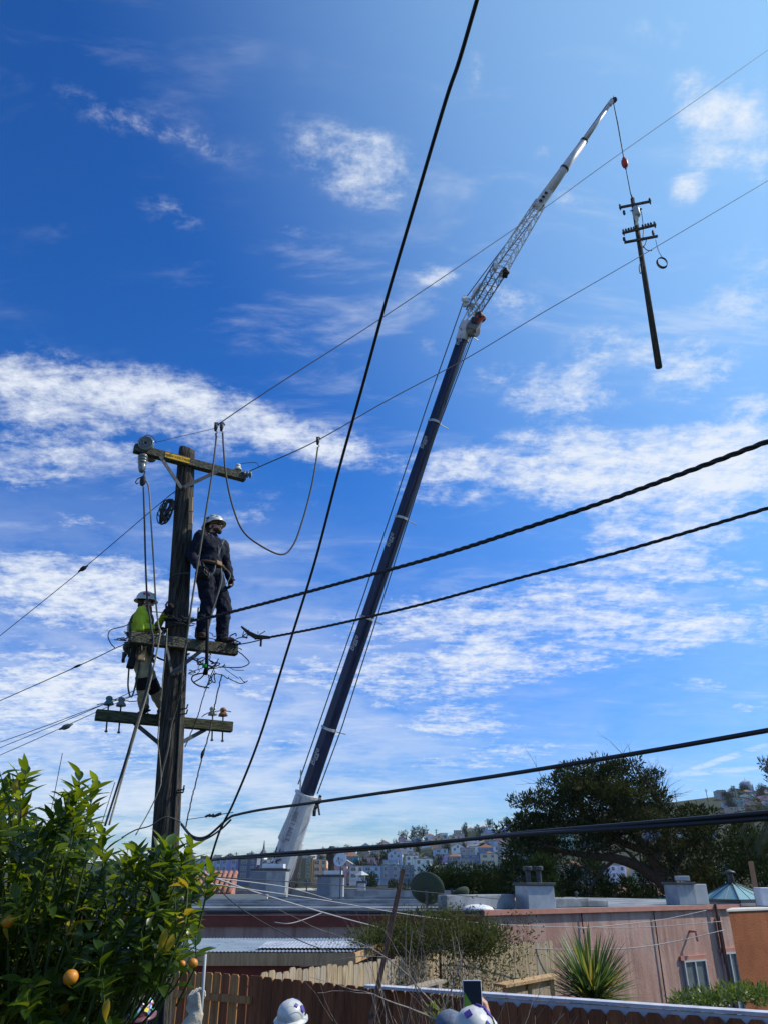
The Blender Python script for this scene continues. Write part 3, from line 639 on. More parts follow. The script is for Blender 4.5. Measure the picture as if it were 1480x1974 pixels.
# ------------------------------------------------------------------ pink flat-roofed neighbour
M_pink = mat('pink_stucco', (.40, .225, .175), (.56, .36, .29), 2.2, .92, bump=1.2, bscale=60, stretch=(1, 1, .16), contrast=(.34, .62), dist=.4)
M_roofg = mat('grey_roof_membrane', (.13, .145, .16), (.28, .30, .32), .7, .85, bump=.8, contrast=(.38, .6), dist=.8)
M_fascia = mat('oxblood_trim', (.20, .055, .04), (.26, .075, .055), 3, .75)
M_sal = mat('salmon_trim', (.42, .19, .14), (.50, .25, .19), 3, .8)
zt = 2.12
A = Vector((-14, 26.7, 0)); B = Vector((3.1, 26.7, 0)); Cc = B+Vector((.842, .539, 0))*20.5; yb = -3.4
t = thing('pink_building', (0, 30, yb), 'long pink stucco building with flat grey roof and two aluminium windows', 'building')
foot = [A, B, Cc, Cc+Vector((-9, 14, 0)), Vector((-14, 45, 0))]
m = MB(); m.prism([Vector((p.x, p.y, yb)) for p in foot], (0, 0, zt-.06-yb)); m.build('wall', M_pink, t)
m = MB(); m.prism([Vector((p.x, p.y, zt-.06)) for p in foot], (0, 0, .10))
m.build('roof', M_roofg, t)
m = MB(); m.beam(A+Vector((0, -.05, zt-.22)), B+Vector((0, -.05, zt-.22)), .10, .30); m.beam(A+Vector((0, -.04, .95)), B+Vector((-.1, -.04, .95)), .08, .22)
m.build('red_band', M_fascia, t)
m = MB(); m.beam(A+Vector((0, -.03, .35)), B+Vector((-.1, -.03, .35)), .05, .9); m.build('dark_lower_band', mat('dark_plinth', (.07, .07, .085), rough=.8), t)
m = MB(); off = Vector((.539, -.842, 0))*.05
m.beam(B+off+Vector((0, 0, zt+.0)), Cc+off+Vector((0, 0, zt+.0)), .12, .15); m.build('coping', M_sal, t)
m = MB(); m.tube([A+Vector((0, -.14, zt+.03)), Vector((-2, 26.55, zt+.05)), Vector((1, 26.55, zt+.02)), B+Vector((0, -.12, zt+.04))], .06, 6); m.build('gutter', M_steel, t)
# windows on the right-hand wall
dW = Vector((.842, .539, 0)); nW = Vector((.539, -.842, 0))
def wallpt(px, py):
    d = ray(px, py); k = (B.dot(nW))/(d.dot(nW)); return Vector((0, 0, CZ))+d*k
for (pa, pb, ptop, pbot) in ((1319, 1362, 1853, 1990), (1397, 1424, 1838, 1990)):
    a = wallpt(pa, 1890); b = wallpt(pb, 1890); zt_ = wallpt((pa+pb)/2, ptop).z; zb_ = zt_-1.9
    c = (a+b)/2; w = (Vector((b.x, b.y, 0))-Vector((a.x, a.y, 0))).length; rot = Matrix((dW, -nW, Vector((0, 0, 1)))).transposed()
    fm = MB(); cc = Vector((c.x, c.y, (zt_+zb_)/2)); hh = zt_-zb_
    for s_ in (-1, 1):
        fm.box(cc+dW*s_*(w/2-.03)+nW*.05, (.06, .12, hh), rot); fm.box(cc+Vector((0, 0, s_*(hh/2+.027)))+nW*.05, (w, .12, .055), rot)
    fm.box(cc+nW*.06, (.06, .09, hh-.01), rot)
    f = fm.build('window', mat('aluminium', (.62, .62, .62), rough=.4, metal=.6), t)
    gm_ = MB(); gm_.box(cc+nW*.02, (w-.1, .05, hh-.02), rot); gm_.build('pane', mat('dusty_glass', (.10, .12, .13), (.17, .19, .19), 2, .25, spec=.7), f)
    tm = MB(); tm.box(cc+Vector((0, 0, hh/2+.13))+nW*.03, (w+.25, .1, .14), rot); tm.box(cc+dW*(w/2+.07)+nW*.03, (.12, .08, hh), rot); tm.build('window_trim', M_sal, f)
# thin conduits and a drain spout on the wall, the brown mast at its end
for (x1, y1, x2, y2) in ((1255, 1748, 1278, 1938), (1117, 1756, 1120, 1800)):
    a = wallpt(x1, y1)+nW*.06; b = wallpt(x2, y2)+nW*.06; m = MB(); m.tube([a, Vector((a.x, a.y, b.z))], .022, 6); m.build('conduit', M_dark, t)
a = wallpt(1328, 1795); m = MB(); m.tube([a, a+nW*.28, a+nW*.3+Vector((0, 0, -.32))], .05, 8); m.build('drain_spout', M_sal, t)
mm = MB(); a = wallpt(1372, 1748); b = wallpt(1385, 1800); mm.tube([Vector((a.x, a.y, zt+.1))+nW*.15, Vector((a.x, a.y, .2))+nW*.15], .045, 7); c_ = wallpt(1386, 1812)
mm.beam(Vector((c_.x, c_.y, c_.z+.8))+nW*.1, Vector((c_.x, c_.y, c_.z-2.5))+nW*.1, .15, .10, (1, 0, 0)); tag(mm.build('service_mast', mat('brown_mast', (.12, .06, .05), rough=.8)), 'dark brown service mast at the corner of pink and orange walls', 'mast')
# roof membrane folds, raised grey curb on the left part
m = MB()
for k in range(5):
    y = 28.5+k*3.2; m.box((-5.5, y, zt+.06+.03*k), (17, .10, .08))
m.box((-5, 44.5, zt+.25), (18, .4, .45)); m.box((-5, 36, zt+.10), (17.5, .3, .2))
m.build('roof_curb', M_roofg, t)
# low parapets / vents seen above the coping on the right
for (px, py, w, h) in ((980, 1752, 3.0, .45), (1140, 1750, 2.6, .30), (1200, 1749, 1.5, .22)):
    p = wallpt(px, py); m = MB(); q = p-nW*1.6; m.box((q.x, q.y, zt+.04+h/2), (w, .5, h), rot=math.atan2(dW.y, dW.x)); m.build('roof_upstand', M_roofg, t, bevel=.03)
def boxrot(): return Matrix((dW, -nW, Vector((0, 0, 1)))).transposed()
# chimneys and boxes: each a thing
def chimney(px0, px1, pytop, Y, zb, label, rot=0, depth=None, m_=M_roofg, cap=.12, extras=None, taper=.0):
    a = at(px0, pytop, Y); b = at(px1, pytop, Y); w = b.x-a.x; dp = depth or w*.8; zt_ = a.z; c = Vector(((a.x+b.x)/2, Y+dp/2, zb))
    t = thing('chimney', c, label, 'chimney', 'boxed chimneys on the flat roof')
    m = MB(); hh = zt_-zb; rm = Matrix.Rotation(rot, 3, 'Z')
    q = [rm @ Vector((sx_*w/2*(1+taper), sy_*dp/2*(1+taper), 0)) for sx_, sy_ in ((-1, -1), (1, -1), (1, 1), (-1, 1))]+[rm @ Vector((sx_*w/2, sy_*dp/2, hh)) for sx_, sy_ in ((-1, -1), (1, -1), (1, 1), (-1, 1))]
    m.add([c+v for v in q], [(3, 2, 1, 0), (4, 5, 6, 7), (0, 1, 5, 4), (1, 2, 6, 5), (2, 3, 7, 6), (3, 0, 4, 7)]); m.build('shaft', m_, t, bevel=.02)
    if cap:
        m = MB(); m.box(c+Vector((0, 0, hh+.045)), (w+.12, dp+.12, .09), rm); m.build('cap', M_steel if cap < .2 else m_, t, bevel=.01)
    return t, c+Vector((0, 0, hh+.09)), w, dp
M_cgrey = mat('chimney_render', (.24, .26, .28), (.36, .385, .40), 1.4, .85, bump=.5)
M_csl = mat('slate_render', (.13, .16, .20), (.17, .20, .24), 2, .85)
t, c, w, dp = chimney(486, 552, 1678, 42, zt+.05, 'wide grey chimney in front of the crane boom foot', depth=1.4, m_=M_cgrey)
m = MB(); m.box(c+Vector((.15, 0, .12)), (w*.62, 1.0, .2)); m.build('flue_cover', M_white, t)
m = MB(); m.box(c+Vector((-w/2-.02+.35, -dp/2-.03, -.95)), (.8, .06, 1.55)); m.build('side_patch', M_csl, t)
t, c, w, dp = chimney(613, 662, 1690, 42, zt+.05, 'grey chimney with dark cowl beside the round dish', depth=1.2, m_=M_cgrey)
m = MB(); m.box(c+Vector((.1, 0, .1)), (w*.7, .9, .18)); m.build('flue_cover', M_white, t)
m = MB(); m.lathe([(.16, 0), (.16, .35), (.30, .55), (.28, .95), (.12, 1.15)], c+Vector((0, 0, .2)), n=12); m.build('cowl', M_dark, t, smooth=True)
m = MB(); m.box(c+Vector((-w/2+.3, -dp/2-.03, -.7)), (.62, .06, 1.1)); m.build('side_patch', M_csl, t)
t, c, w, dp = chimney(690, 704, 1702, 46, zt-.1, 'small pale chimney with pyramid hood right of the round dish', depth=.5, taper=.25, m_=mat('pale_render', (.42, .42, .40), (.5, .5, .48), 3))
m = MB()
for sx_ in (-1, 1):
    for sy_ in (-1, 1): m.box(c+Vector((sx_*w*.4, sy_*dp*.4, .15)), (.05, .05, .3))
m.lathe([(.42, .3), (.05, .5)], c, n=4); m.build('hood', MATS['pale_render'], t)
q = wallpt(1035, 1752)-nW*1.0
t, c, w, dp = chimney(1004, 1062, 1707, q.y-.1, zt+.04, 'metal-clad chimney with two flue vents above the pink wall', rot=.35, depth=.9, m_=mat('zinc_cladding', (.30, .33, .35), (.42, .45, .47), 2.2, .5, .5), cap=.1, taper=.03)
for dx in (-.18, .2):
    m = MB(); m.lathe([(.09, 0), (.09, .36), (.17, .40), (.17, .50), (.14, .52)], c+Vector((dx, 0, 0)), n=12); m.build('flue_vent', M_steel, t, smooth=False)
m = MB(); m.box(c+Vector((.05, .1, .44)), (.42, .3, .06)); m.build('vent_lid', M_steel, t)
q = wallpt(1320, 1740)-nW*2.2
t, c, w, dp = chimney(1295, 1334, 1705, q.y, zt+.04, 'grey boxed chimney with pale capped side beside the glass skylight', rot=.3, depth=.9, m_=M_cgrey)
m = MB(); m.box(c+Vector((.75, .3, -.45)), (.75, .6, .75), Matrix.Rotation(.3, 3, 'Z')); m.build('side_box', MATS['pale_render'], t, bevel=.02)
m = MB(); m.box(c+Vector((.3, .3, .14)), (.5, .4, .18)); m.build('flue_cover', MATS['pale_render'], t, bevel=.02)
# skylight pyramid
Ys_ = wallpt(1415, 1738).y+1.6; q = Vector((at(1416, 1738, Ys_).x, Ys_, 0)); t = thing('pyramid_skylight', (q.x, q.y, zt+.04), 'green-tinted glass pyramid skylight with metal vent on top', 'skylight')
W2 = 1.15; ap = Vector((q.x, q.y, zt+.88)); rm = Matrix.Rotation(.5, 3, 'Z'); cor = [Vector((q.x, q.y, zt+.16))+rm @ Vector((sx_*W2, sy_*W2, 0)) for sx_, sy_ in ((-1, -1), (1, -1), (1, 1), (-1, 1))]
m = MB(); m.add(cor+[ap], [(0, 1, 4), (1, 2, 4), (2, 3, 4), (3, 0, 4), (3, 2, 1, 0)]); m.build('glazing', mat('green_glass', (.16, .30, .28), (.24, .38, .35), 2, .12, spec=.8), t)
m = MB()
for i in range(4):
    a = cor[i]; b = cor[(i+1) % 4]; m.tube([a, ap], .035, 6); m.beam(a, b, .08, .16)
    for f_ in (1/3, 2/3): m.tube([a.lerp(b, f_), ap.lerp(a.lerp(b, .5), .12)], .018, 5)
m.build('frame', M_steel, t)
m = MB(); m.lathe([(.16, -.1), (.11, .25), (.11, .34)], ap, n=12); m.lathe([(.24, .34), (.20, .40), (.02, .47)], ap, n=12); m.build('roof_vent', M_steel, t, smooth=True)
m = MB(); m.box((q.x, q.y, zt+.06), (2*W2+.1, 2*W2+.1, .1), rm); m.build('base', M_roofg, t)
# wooden post on the roof line
a = at(1446, 1661, 24); b = at(1459, 1748, 24); m = MB(); m.beam(b+Vector((0, 0, -2.2)), a, .11, .11, (0, 1, 0)); tag(m.build('wooden_post', mat('raw_timber', (.38, .19, .10), (.48, .27, .15), 12, .85, stretch=(1, 1, .2)), bevel=.008), 'orange-brown timber post standing above the orange building', 'post')
# roof clutter: white dome, tiles, ridge tiles
p = wallpt(965, 1756)-nW*1.2; m = MB(); m.ell((p.x, p.y, zt+.05), (.55, .45, .16), 16, 8); tag(m.build('dome_skylight', M_white, smooth=True), 'low white dome skylight on the roof edge left of the clad chimney', 'skylight')
for i in range(5):
    p = wallpt(1078+i*9, 1746)-nW*(2.4); m = MB(); m.lathe([(.14, -.25), (.14, .25)], (p.x, p.y, zt+.18), (.5, .8, .15), n=10)
    tag(m.build('clay_tile', mat('clay', (.42, .25, .18), (.5, .33, .25), 8)), ['first clay tile in the little pile by the chimney', 'second clay tile in the little roof pile', 'middle clay tile in the little roof pile', 'fourth clay tile in the little roof pile', 'last clay tile of the roof pile towards the skylight'][i], 'roof tile', 'clay tiles piled on the roof')
# tile roof at the far left
a = at(400, 1738, 41); t = thing('tiled_roof', (a.x, 41, zt+.05), 'small terracotta tiled roof behind the citrus branches', 'roof')
m = MB(); wd = 1.7; x1 = at(452, 1735, 41).x
m.add([(a.x-3, 41, zt+.35), (x1, 41, zt+.35), (x1-.3, 43, zt+1.25), (a.x-3, 43, zt+1.25), (a.x-3, 43, zt), (x1-.3, 43, zt), (x1, 41, zt), (a.x-3, 41, zt)], [(0, 1, 2, 3), (4, 5, 2, 3), (7, 6, 1, 0), (6, 5, 2, 1)])
m.build('deck', M_sal, t); m = MB(); k = 0; x = a.x-3
while x < x1-.1: m.tube([(x, 40.9, zt+.40), (x-.1, 43, zt+1.32)], .11, 8); x += .27
m.build('tile_rows', mat('terracotta', (.26, .11, .075), (.38, .19, .13), 6, .85), t, smooth=True)
m = MB(); m.box((a.x+1.2, 40.6, zt+.18), (3.6, .3, .3)); m.build('cream_coping', mat('cream_coping', (.6, .52, .4), rough=.8), t)
# dishes
def dish(c, r, aim, label, m_, pole=1.6, mesh=False):
    c = Vector(c); aim = Vector(aim).normalized(); t = thing('satellite_dish', c-Vector((0, 0, pole)), label, 'satellite dish')
    m = MB(); prof = [(r*q, .28*r*(q*q)) for q in (0.01, .25, .5, .75, 1)]+[(r*1.0, .28*r+.02), (r*.75, .158*r+.02), (r*.4, .045*r+.02), (.01, .02)]
    m.lathe(prof, c, aim, 28, caps=False); m.build('reflector', m_, t, smooth=True)
    m = MB(); f = c+aim*r*.9; m.tube([c-Vector((0, 0, r*.9))+aim*.25*r, f], .02*r+.01, 6); m.tube([c+Vector((r*.7, 0, -.3*r)), f], .01*r+.006, 5); m.tube([c+Vector((-r*.7, 0, -.3*r)), f], .01*r+.006, 5); m.box(f, (.16*r, .16*r, .2*r)); m.build('feed_arm', M_steel, t)
    m = MB(); m.tube([c-Vector((0, 0, pole)), c-aim*.04], .025+.02*r, 8); m.box(c-aim*.06, (.2*r, .1, .3*r)); m.build('mast', M_steel, t)
dish(at(657, 1658, 41.2), .34, (-.35, -1, .35), 'round white satellite dish on a pole above the grey chimney', M_white, 1.95)
m = mat('mesh_dish', (.035, .05, .035), (.06, .08, .055), 40, .8)
dish(at(822, 1718, 30), .62, (.2, .9, .55), 'big grey-green mesh dish seen from behind above the shrub', m, 1.2)
dish(at(884, 1738, 29), .52, (-.5, .5, .8), 'smaller dark mesh dish with curved arm above the shrub', m, 1.0)
# orange building on the right
M_or = mat('burnt_orange_stucco', (.24, .08, .035), (.34, .12, .05), 1.4, .92, bump=.8, bscale=45)
t0_ = 17.0; a = Vector((0, 0, CZ))+ray(1403, 1758)*t0_; dO = Vector((.80, .6, 0)); nO = Vector((.46, .89, 0))
t = thing('orange_building', (a.x, a.y, -3), 'burnt orange rendered building corner with pale coping', 'building')
P4 = [a, a+dO*9, a+dO*9+nO*1.2, a+nO*1.2]
m = MB(); m.prism([Vector((p.x, p.y, -3)) for p in P4], (0, 0, a.z+3)); m.build('wall', M_or, t)
m = MB(); m.prism([Vector((p.x, p.y, a.z+.002))+v for p, v in zip(P4, (-dO*.06-nO*.06, dO*.06-nO*.06, dO*.06+nO*.06, -dO*.06+nO*.06))], (0, 0, .055)); m.build('coping', mat('pale_coping', (.55, .50, .44), (.62, .58, .52), 6), t, bevel=.01)
b = at(1463, 1740, a.y+1.5); m = MB(); m.box((b.x+.45, a.y+1.9, a.z+.28), (.55, .4, .42)); tag(m.build('vent_box', M_white, bevel=.02), 'white metal vent box at the right edge on the orange roof', 'vent')
# ------------------------------------------------------------------ fences and shed
def woodm(name, a, b, sc=5): return mat(name, a, b, sc, .85, bump=.7, stretch=(3.5, 3.5, .35), contrast=(.3, .7), dist=.6)
M_f1 = woodm('red_brown_board', (.15, .050, .024), (.33, .125, .055))
M_f1b = woodm('tan_brown_board', (.27, .12, .045), (.52, .27, .11))
M_f2 = woodm('weathered_board', (.22, .165, .10), (.50, .39, .25))
M_f2b = woodm('grey_board', (.24, .20, .15), (.42, .35, .26))
M_edge = woodm('fresh_timber', (.36, .22, .11), (.60, .40, .21))
def board(mb, p, d, n, w, z0, z1, th=.018, ear=.03, mi=0):
    a = p; b = p+d*w
    prof = [(a, z0), (b, z0), (b, z1-ear), (a+d*(w-ear), z1), (a+d*ear, z1), (a, z1-ear)]
    mb.prism([Vector((q.x, q.y, z)) for q, z in prof], n*th, mi)
def fence(name, A, B, zA, zB, z0, label, m, bw=.14, gap=.006, rails=(), jit=.01, ear=.035, posts=(), step=None, raild=1, mats2=None, lean=0):
    A = Vector((A[0], A[1], 0)); B = Vector((B[0], B[1], 0)); d = (B-A).normalized(); Ln = (B-A).length; n = Vector((-d.y, d.x, 0))
    t = thing(name, (A.x, A.y, z0), label, 'fence'); mb = MB(); x = 0; i = 0
    while x < Ln-.02:
        w = bw*rnd(.97, 1.0); z = zA+(zB-zA)*x/Ln+rnd(-jit, jit)
        board(mb, A+d*x+n*rnd(-.004, .004), d, n, w-gap, z0, z, ear=ear, mi=random.choice((0, 1, 0)) if mats2 else 0); x += w+gap*.5; i += 1
    mb.build('boards', [m]+([mats2] if mats2 else []), t)
    for rz in rails:
        r = MB(); r.beam(A+n*(-.03*raild if raild > 0 else .04)+Vector((0, 0, rz)), B+n*(-.03*raild if raild > 0 else .04)+Vector((0, 0, rz+(zB-zA))), .04, .09); r.build('rail', M_f1b if raild > 0 else m, t)
    for px_ in posts:
        r = MB(); q = A+d*px_+n*.07; r.box((q.x, q.y, (z0+zA)/2), (.09, .09, zA-z0-.06)); r.build('post', m, t)
    return t, d, n
pA = at(262, 1866, 14.1); pB = at(490, 1880, 12.35); pC = at(932, 1925, 10.2); pD = at(1500, 1966, 8.75)
fence('board_fence', pA.xy, pB.xy, pA.z, pB.z, -.6, 'tan-brown board fence with a horizontal rail behind the gloved hand', M_f1b, .19, .012, rails=(1.45,), mats2=M_f1, ear=.03)
fence('board_fence', pB.xy, pC.xy, pB.z-.01, pC.z, -.5, 'dark red-brown dog-eared fence behind the centre helmet', M_f1, .185, .004, jit=.009, ear=.03, mats2=woodm('deep_red_board', (.12, .042, .02), (.25, .095, .042)))
t, d, n = fence('board_fence', pC.xy, pD.xy, pC.z-.02, pD.z-.02, -.3, 'red-brown fence topped with a white cap board', M_f1, .20, .005, jit=.006, ear=.045, mats2=MATS['deep_red_board'])
m = MB(); m.beam(Vector((pC.x, pC.y, pC.z+.035))-d*1.6+n*.10, Vector((pD.x, pD.y, pD.z+.035))+n*.10, .17, .03); m.beam(Vector((pC.x, pC.y, pC.z-.06))+n*.05, Vector((pD.x, pD.y, pD.z-.06))+n*.05, .03, .14)
m.build('cap_board', mat('white_cap_paint', (.56, .56, .60), (.40, .40, .46), 6, .6), t)
# weathered fence behind
q0 = at(505, 1876, 13.0); q1 = at(845, 1838, 19.6); q2 = at(1062, 1813, 22.9)
fence('weathered_fence', q0.xy, q1.xy, q0.z, q1.z, -2, 'low stretch of pale weathered fence behind the leaning stake', M_f2, .20, .010, mats2=M_f2b, jit=.03)
a1 = at(850, 1832, 19.6)
fence('weathered_fence', a1.xy, q2.xy, a1.z, q2.z, -2.4, 'tall stretch of sunlit weathered fence left of the yucca', M_f2, .20, .010, mats2=M_f2b, jit=.02)
a = at(962, 1900, 17.5); b = at(1072, 1880, 18.6); m = MB(); m.beam(a, b, .35, .05); m.beam(a+Vector((.1, .15, -.1)), b+Vector((0, .15, -.1)), .06, .16)
for s_ in (.1, .5, .9): q = a.lerp(b, s_); m.box((q.x, q.y, q.z-1.2), (.08, .08, 2.4))
tag(m.build('plank_ledge', M_edge), 'timber plank ledge at the foot of the weathered fence by the yucca', 'shelf')
a = at(742, 1918, 15.2); b = at(850, 1890, 16.5); m = MB(); m.beam(a, b, .25, .04); m.beam(a+Vector((0, .2, -.12)), b+Vector((0, .2, -.12)), .05, .15)
for s_ in (.1, .9): q = a.lerp(b, s_); m.box((q.x, q.y, q.z-1), (.08, .08, 2))
tag(m.build('plank_ledge', M_f2b), 'grey plank ledge low behind the bare bush', 'shelf')
# shed with corrugated roof
s0 = at(250, 1838, 17.0); s1 = at(690, 1836, 17.4); t = thing('shed', (s0.x, 15, -1.5), 'low timber shed with corrugated metal roof sheets', 'shed')
zs = s0.z; back = at(640, 1814, 16.9); x0_, x1_ = s0.x-1.0, s1.x-.05
def corr(mb, x0, x1, y0, y1, z0, z1, pitch=.075, amp=.010):
    nx = int((x1-x0)/pitch*4); v = []
    for j, (y, z) in enumerate(((y0, z0), (y1, z1))):
        for i in range(nx+1): v.append((x0+(x1-x0)*i/nx, y, z+amp*math.sin(i*math.pi/2)))
    k = nx+1; o = [(a_[0], a_[1], a_[2]-.004) for a_ in v]
    mb.add(v+o, [(i, i+1, k+i+1, k+i) for i in range(nx)]+[(2*k+i, 3*k+i, 3*k+i+1, 2*k+i+1) for i in range(nx)])
M_corr = mat('corrugated_zinc', (.13, .17, .21), (.26, .31, .35), 1.5, .5, .35, contrast=(.3, .7))
m = MB(); corr(m, x0_, x1_, 17.0, 20.4, zs+.03, zs+.06); m.build('roof_sheet', M_corr, t)
m = MB(); corr(m, at(500, 1830, 17.6).x, x1_+.35, 17.35, 18.8, zs+.07, zs+.10, amp=.005); m.build('loose_roof_sheet', mat('pale_zinc', (.5, .52, .55), (.35, .36, .4), 3, .5, .3), t)
m = MB(); m.beam((x0_, 17.03, zs-.10), (x1_, 17.03, zs-.10), .05, .22); m.beam((x1_, 17.0, zs-.08), (x1_+.55, 18.2, zs+.04), .05, .17); m.build('fascia_board', M_edge, t)
m = MB(); m.box(((x0_+x1_)/2, 18.7, zs/2-1.1), (x1_-x0_-.2, 3.2, zs+1.8)); m.build('wall', mat('oxblood_boards', (.16, .045, .03), (.20, .06, .04), 4, .85), t)
# ------------------------------------------------------------------ garden plants
c = at(1140, 1915, 15.5); t = thing('yucca', (c.x, c.y, ground(c.x, c.y)), 'spiky green yucca fanning out in front of the pink wall', 'yucca')
m = MB(); m.tube([(c.x, c.y, ground(c.x, c.y)-.1), (c.x+.03, c.y, c.z-.15)], [.13, .11], 9); m.build('trunk', M_bark, t)
lf = MB(); lf.loose = True
for k in range(330):
    a = rnd(0, 6.28); el = R(random.triangular(-25, 88, 40)); d0 = Vector((math.cos(a)*math.cos(el), math.sin(a)*math.cos(el), math.sin(el))); Lf = rnd(.78, 1.08)*(.85+.3*math.sin(max(0, el))); p = Vector((c.x, c.y, c.z-.12+rnd(-.12, .12)))+d0*.05
    s_ = d0.cross(Vector((0, 0, 1))); s_ = s_.normalized() if s_.length > .01 else Vector((1, 0, 0)); up_ = s_.cross(d0); q = []
    for i in range(5):
        f_ = i/4; pos = p+d0*Lf*f_+Vector((0, 0, -.10*(1-math.sin(max(0, el)))*f_*f_*Lf*1.2)); w_ = (.018, .026, .024, .016, .001)[i]; q += [pos-s_*w_+up_*w_*.35, pos, pos+s_*w_+up_*w_*.35]
    mi = 1 if rnd(0, 1) < .22 else 0
    lf.add(q, [f for i in range(4) for f in ((3*i, 3*i+1, 3*i+4, 3*i+3), (3*i+1, 3*i+2, 3*i+5, 3*i+4))], mi)
lf.build('leaves', [leafmat('yucca_leaf', (.035, .085, .03), (.07, .13, .04), (.15, .24, .05), .3, .4, 4), leafmat('yucca_leaf_yellow', (.30, .26, .05), (.2, .2, .05), (.4, .36, .06), .35, .45, 4)], t, smooth=True)
# shrub with sparse leaves
t = thing('twiggy_shrub', (at(840, 1830, 18.3).x, 18.3, -1.6), 'loose twiggy green shrub between weathered fence and pink wall', 'shrub')
tw = MB(); ends = []
for k in range(26):
    px = rnd(690, 960); a = at(px*.6+840*.4, 1850, 18.3+rnd(-.7, .7)); a.z = -.4; b = at(px, rnd(1740, 1800) if 760 < px < 930 else rnd(1785, 1815), 18.3+rnd(-1, 1))
    branchy(tw, a, (b-a+Vector((rnd(-.2, .2), 0, 0))).normalized(), (b-a).length*.42, .016, 3, .45, 5, ends, split=(2, 3))
tw.build('branches', M_bark, t)
lf = MB(); lf.loose = True
for (p, d0) in ends:
    for _ in range(7): clump(lf, p+Vector((rnd(-.15, .15), rnd(-.15, .15), rnd(-.22, .1))), (.09, .09, .09), 2, .045, .3, elong=1.5)
for _ in range(90):
    px = rnd(680, 975); p = at(px, rnd(1800, 1832), 18.3+rnd(-.8, .8)); clump(lf, p, (.3, .3, .2), 45, .05, .3)
for _ in range(170):
    px = rnd(705, 960); hh_ = math.sin(math.pi*(px-690)/290)**.6; p = at(px, 1828-rnd(0, 1)*70*hh_, 18.3+rnd(-.8, .8)); clump(lf, p, (.24, .24, .2), 34, .042, .3)
lf.build('leaves', M_olive, t)
# bare bush in front of the fence
t = thing('bare_bush', (at(800, 1974, 8.2).x, 8.2, 0), 'leafless grey-stemmed bush in front of the red-brown fence', 'shrub')
tw = MB()
for k in range(20):
    px = rnd(770, 880); a = at(px, 2040, 8.2+rnd(-.3, .3)); a.z = .3; tx = px+(px-810)*rnd(.5, 1.6)+rnd(-60, 60); b = at(tx, rnd(1825, 1930), 8.2+rnd(-.5, .5))
    branchy(tw, a, (b-a).normalized(), (b-a).length*.55, .013, 2, .40, 6, None, split=(1, 3))
for (p0, p1) in (((860, 1960), (668, 1825)), ((850, 1974), (700, 1875)), ((850, 1950), (900, 1850)), ((842, 1974), (770, 1860))):
    a = at(*p0, 8.1); b = at(*p1, 8.2); branchy(tw, a, (b-a).normalized(), (b-a).length*.95, .010, 1, .5, 7, None)
tw.build('branches', mat('grey_twig', (.30, .26, .23), (.14, .11, .10), 20, .9), t)
lf = MB(); lf.loose = True
for _ in range(16): clump(lf, at(rnd(820, 900), rnd(1935, 1974), 8.0), (.06, .06, .06), 5, .03, .3)
lf.build('leaves', leafmat('new_leaf', (.12, .16, .03), (.2, .24, .05), (.3, .35, .06), .4), t)
# ivy along the white cap
iv = MB(); iv.loose = True
for _ in range(130):
    px = rnd(1295, 1490); py = 1935-10*math.sin((px-1295)/60)+rnd(-12, 12)-(12 if px > 1390 else 0); clump(iv, at(px, py, 13+rnd(-.6, .6)), (.13, .13, .09), 16, .045, .5)
tag(iv.build('climbing_vine', leafmat('vine_leaf', (.04, .08, .014), (.09, .14, .02), (.15, .21, .03), .35, .4, 6)), 'bright green climbing vine below the aluminium windows', 'vine')
# leaning stake
a = at(716, 1960, 8.6); b = at(777, 1676, 9.0); m = MB(); m.beam(a+(a-b)*.5, b, .050, .035, (0, -1, .2)); tag(m.build('leaning_stake', mat('dark_stake', (.05, .032, .026), (.11, .07, .055), 14, .9, stretch=(2, 2, .3)), bevel=.004), 'dark timber stake leaning right in front of the fences', 'stake')

# ------------------------------------------------------------------ citrus tree
M_leaf = leafmat('citrus_leaf', (.014, .038, .007), (.036, .072, .010), (.22, .30, .008), .36, .32, 3)
M_leafy = leafmat('yellow_citrus_leaf', (.42, .28, .02), (.30, .26, .03), (.55, .38, .02), .4, .4, 3)
M_leafn = leafmat('young_citrus_leaf', (.06, .10, .012), (.11, .16, .015), (.32, .40, .02), .45, .3, 3)
POLY = [(a_-(8 if a_ > 300 else 0), b_+(24 if b_ < 1600 else 8)) for a_, b_ in [(-260, 1480), (-40, 1470), (8, 1452), (40, 1475), (52, 1530), (95, 1560), (118, 1500), (150, 1488), (182, 1530), (178, 1585), (205, 1590), (235, 1640), (262, 1615), (300, 1600), (340, 1588), (362, 1640), (385, 1650), (408, 1640), (402, 1690), (398, 1740), (385, 1790), (392, 1810), (370, 1850), (332, 1862), (290, 1862), (240, 1872), (205, 1950), (190, 2100), (-260, 2100)]]
def inside(x, y):
    c_ = False; j = len(POLY)-1
    for i in range(len(POLY)):
        xi, yi = POLY[i]; xj, yj = POLY[j]
        if (yi > y) != (yj > y) and x < (xj-xi)*(y-yi)/(yj-yi)+xi: c_ = not c_
        j = i
    return c_
def cleaf(mb, p, d, up, Lf, w, mi, fold=.35, curl=.25):
    s_ = d.cross(up); s_ = s_.normalized() if s_.length > 1e-3 else Vector((1, 0, 0)); u = s_.cross(d).normalized(); q = []
    for i in range(6):
        f_ = i/5; ww = w*(0.10, .78, 1.0, .86, .48, .01)[i]; pos = p+d*Lf*f_-u*curl*Lf*f_*f_
        q += [pos-s_*ww+u*ww*fold, pos, pos+s_*ww+u*ww*fold]
    mb.add(q, [f for i in range(5) for f in ((3*i, 3*i+1, 3*i+4, 3*i+3), (3*i+1, 3*i+2, 3*i+5, 3*i+4))], mi)
random.seed(5)
cx0 = at(90, 1900, 3.9)
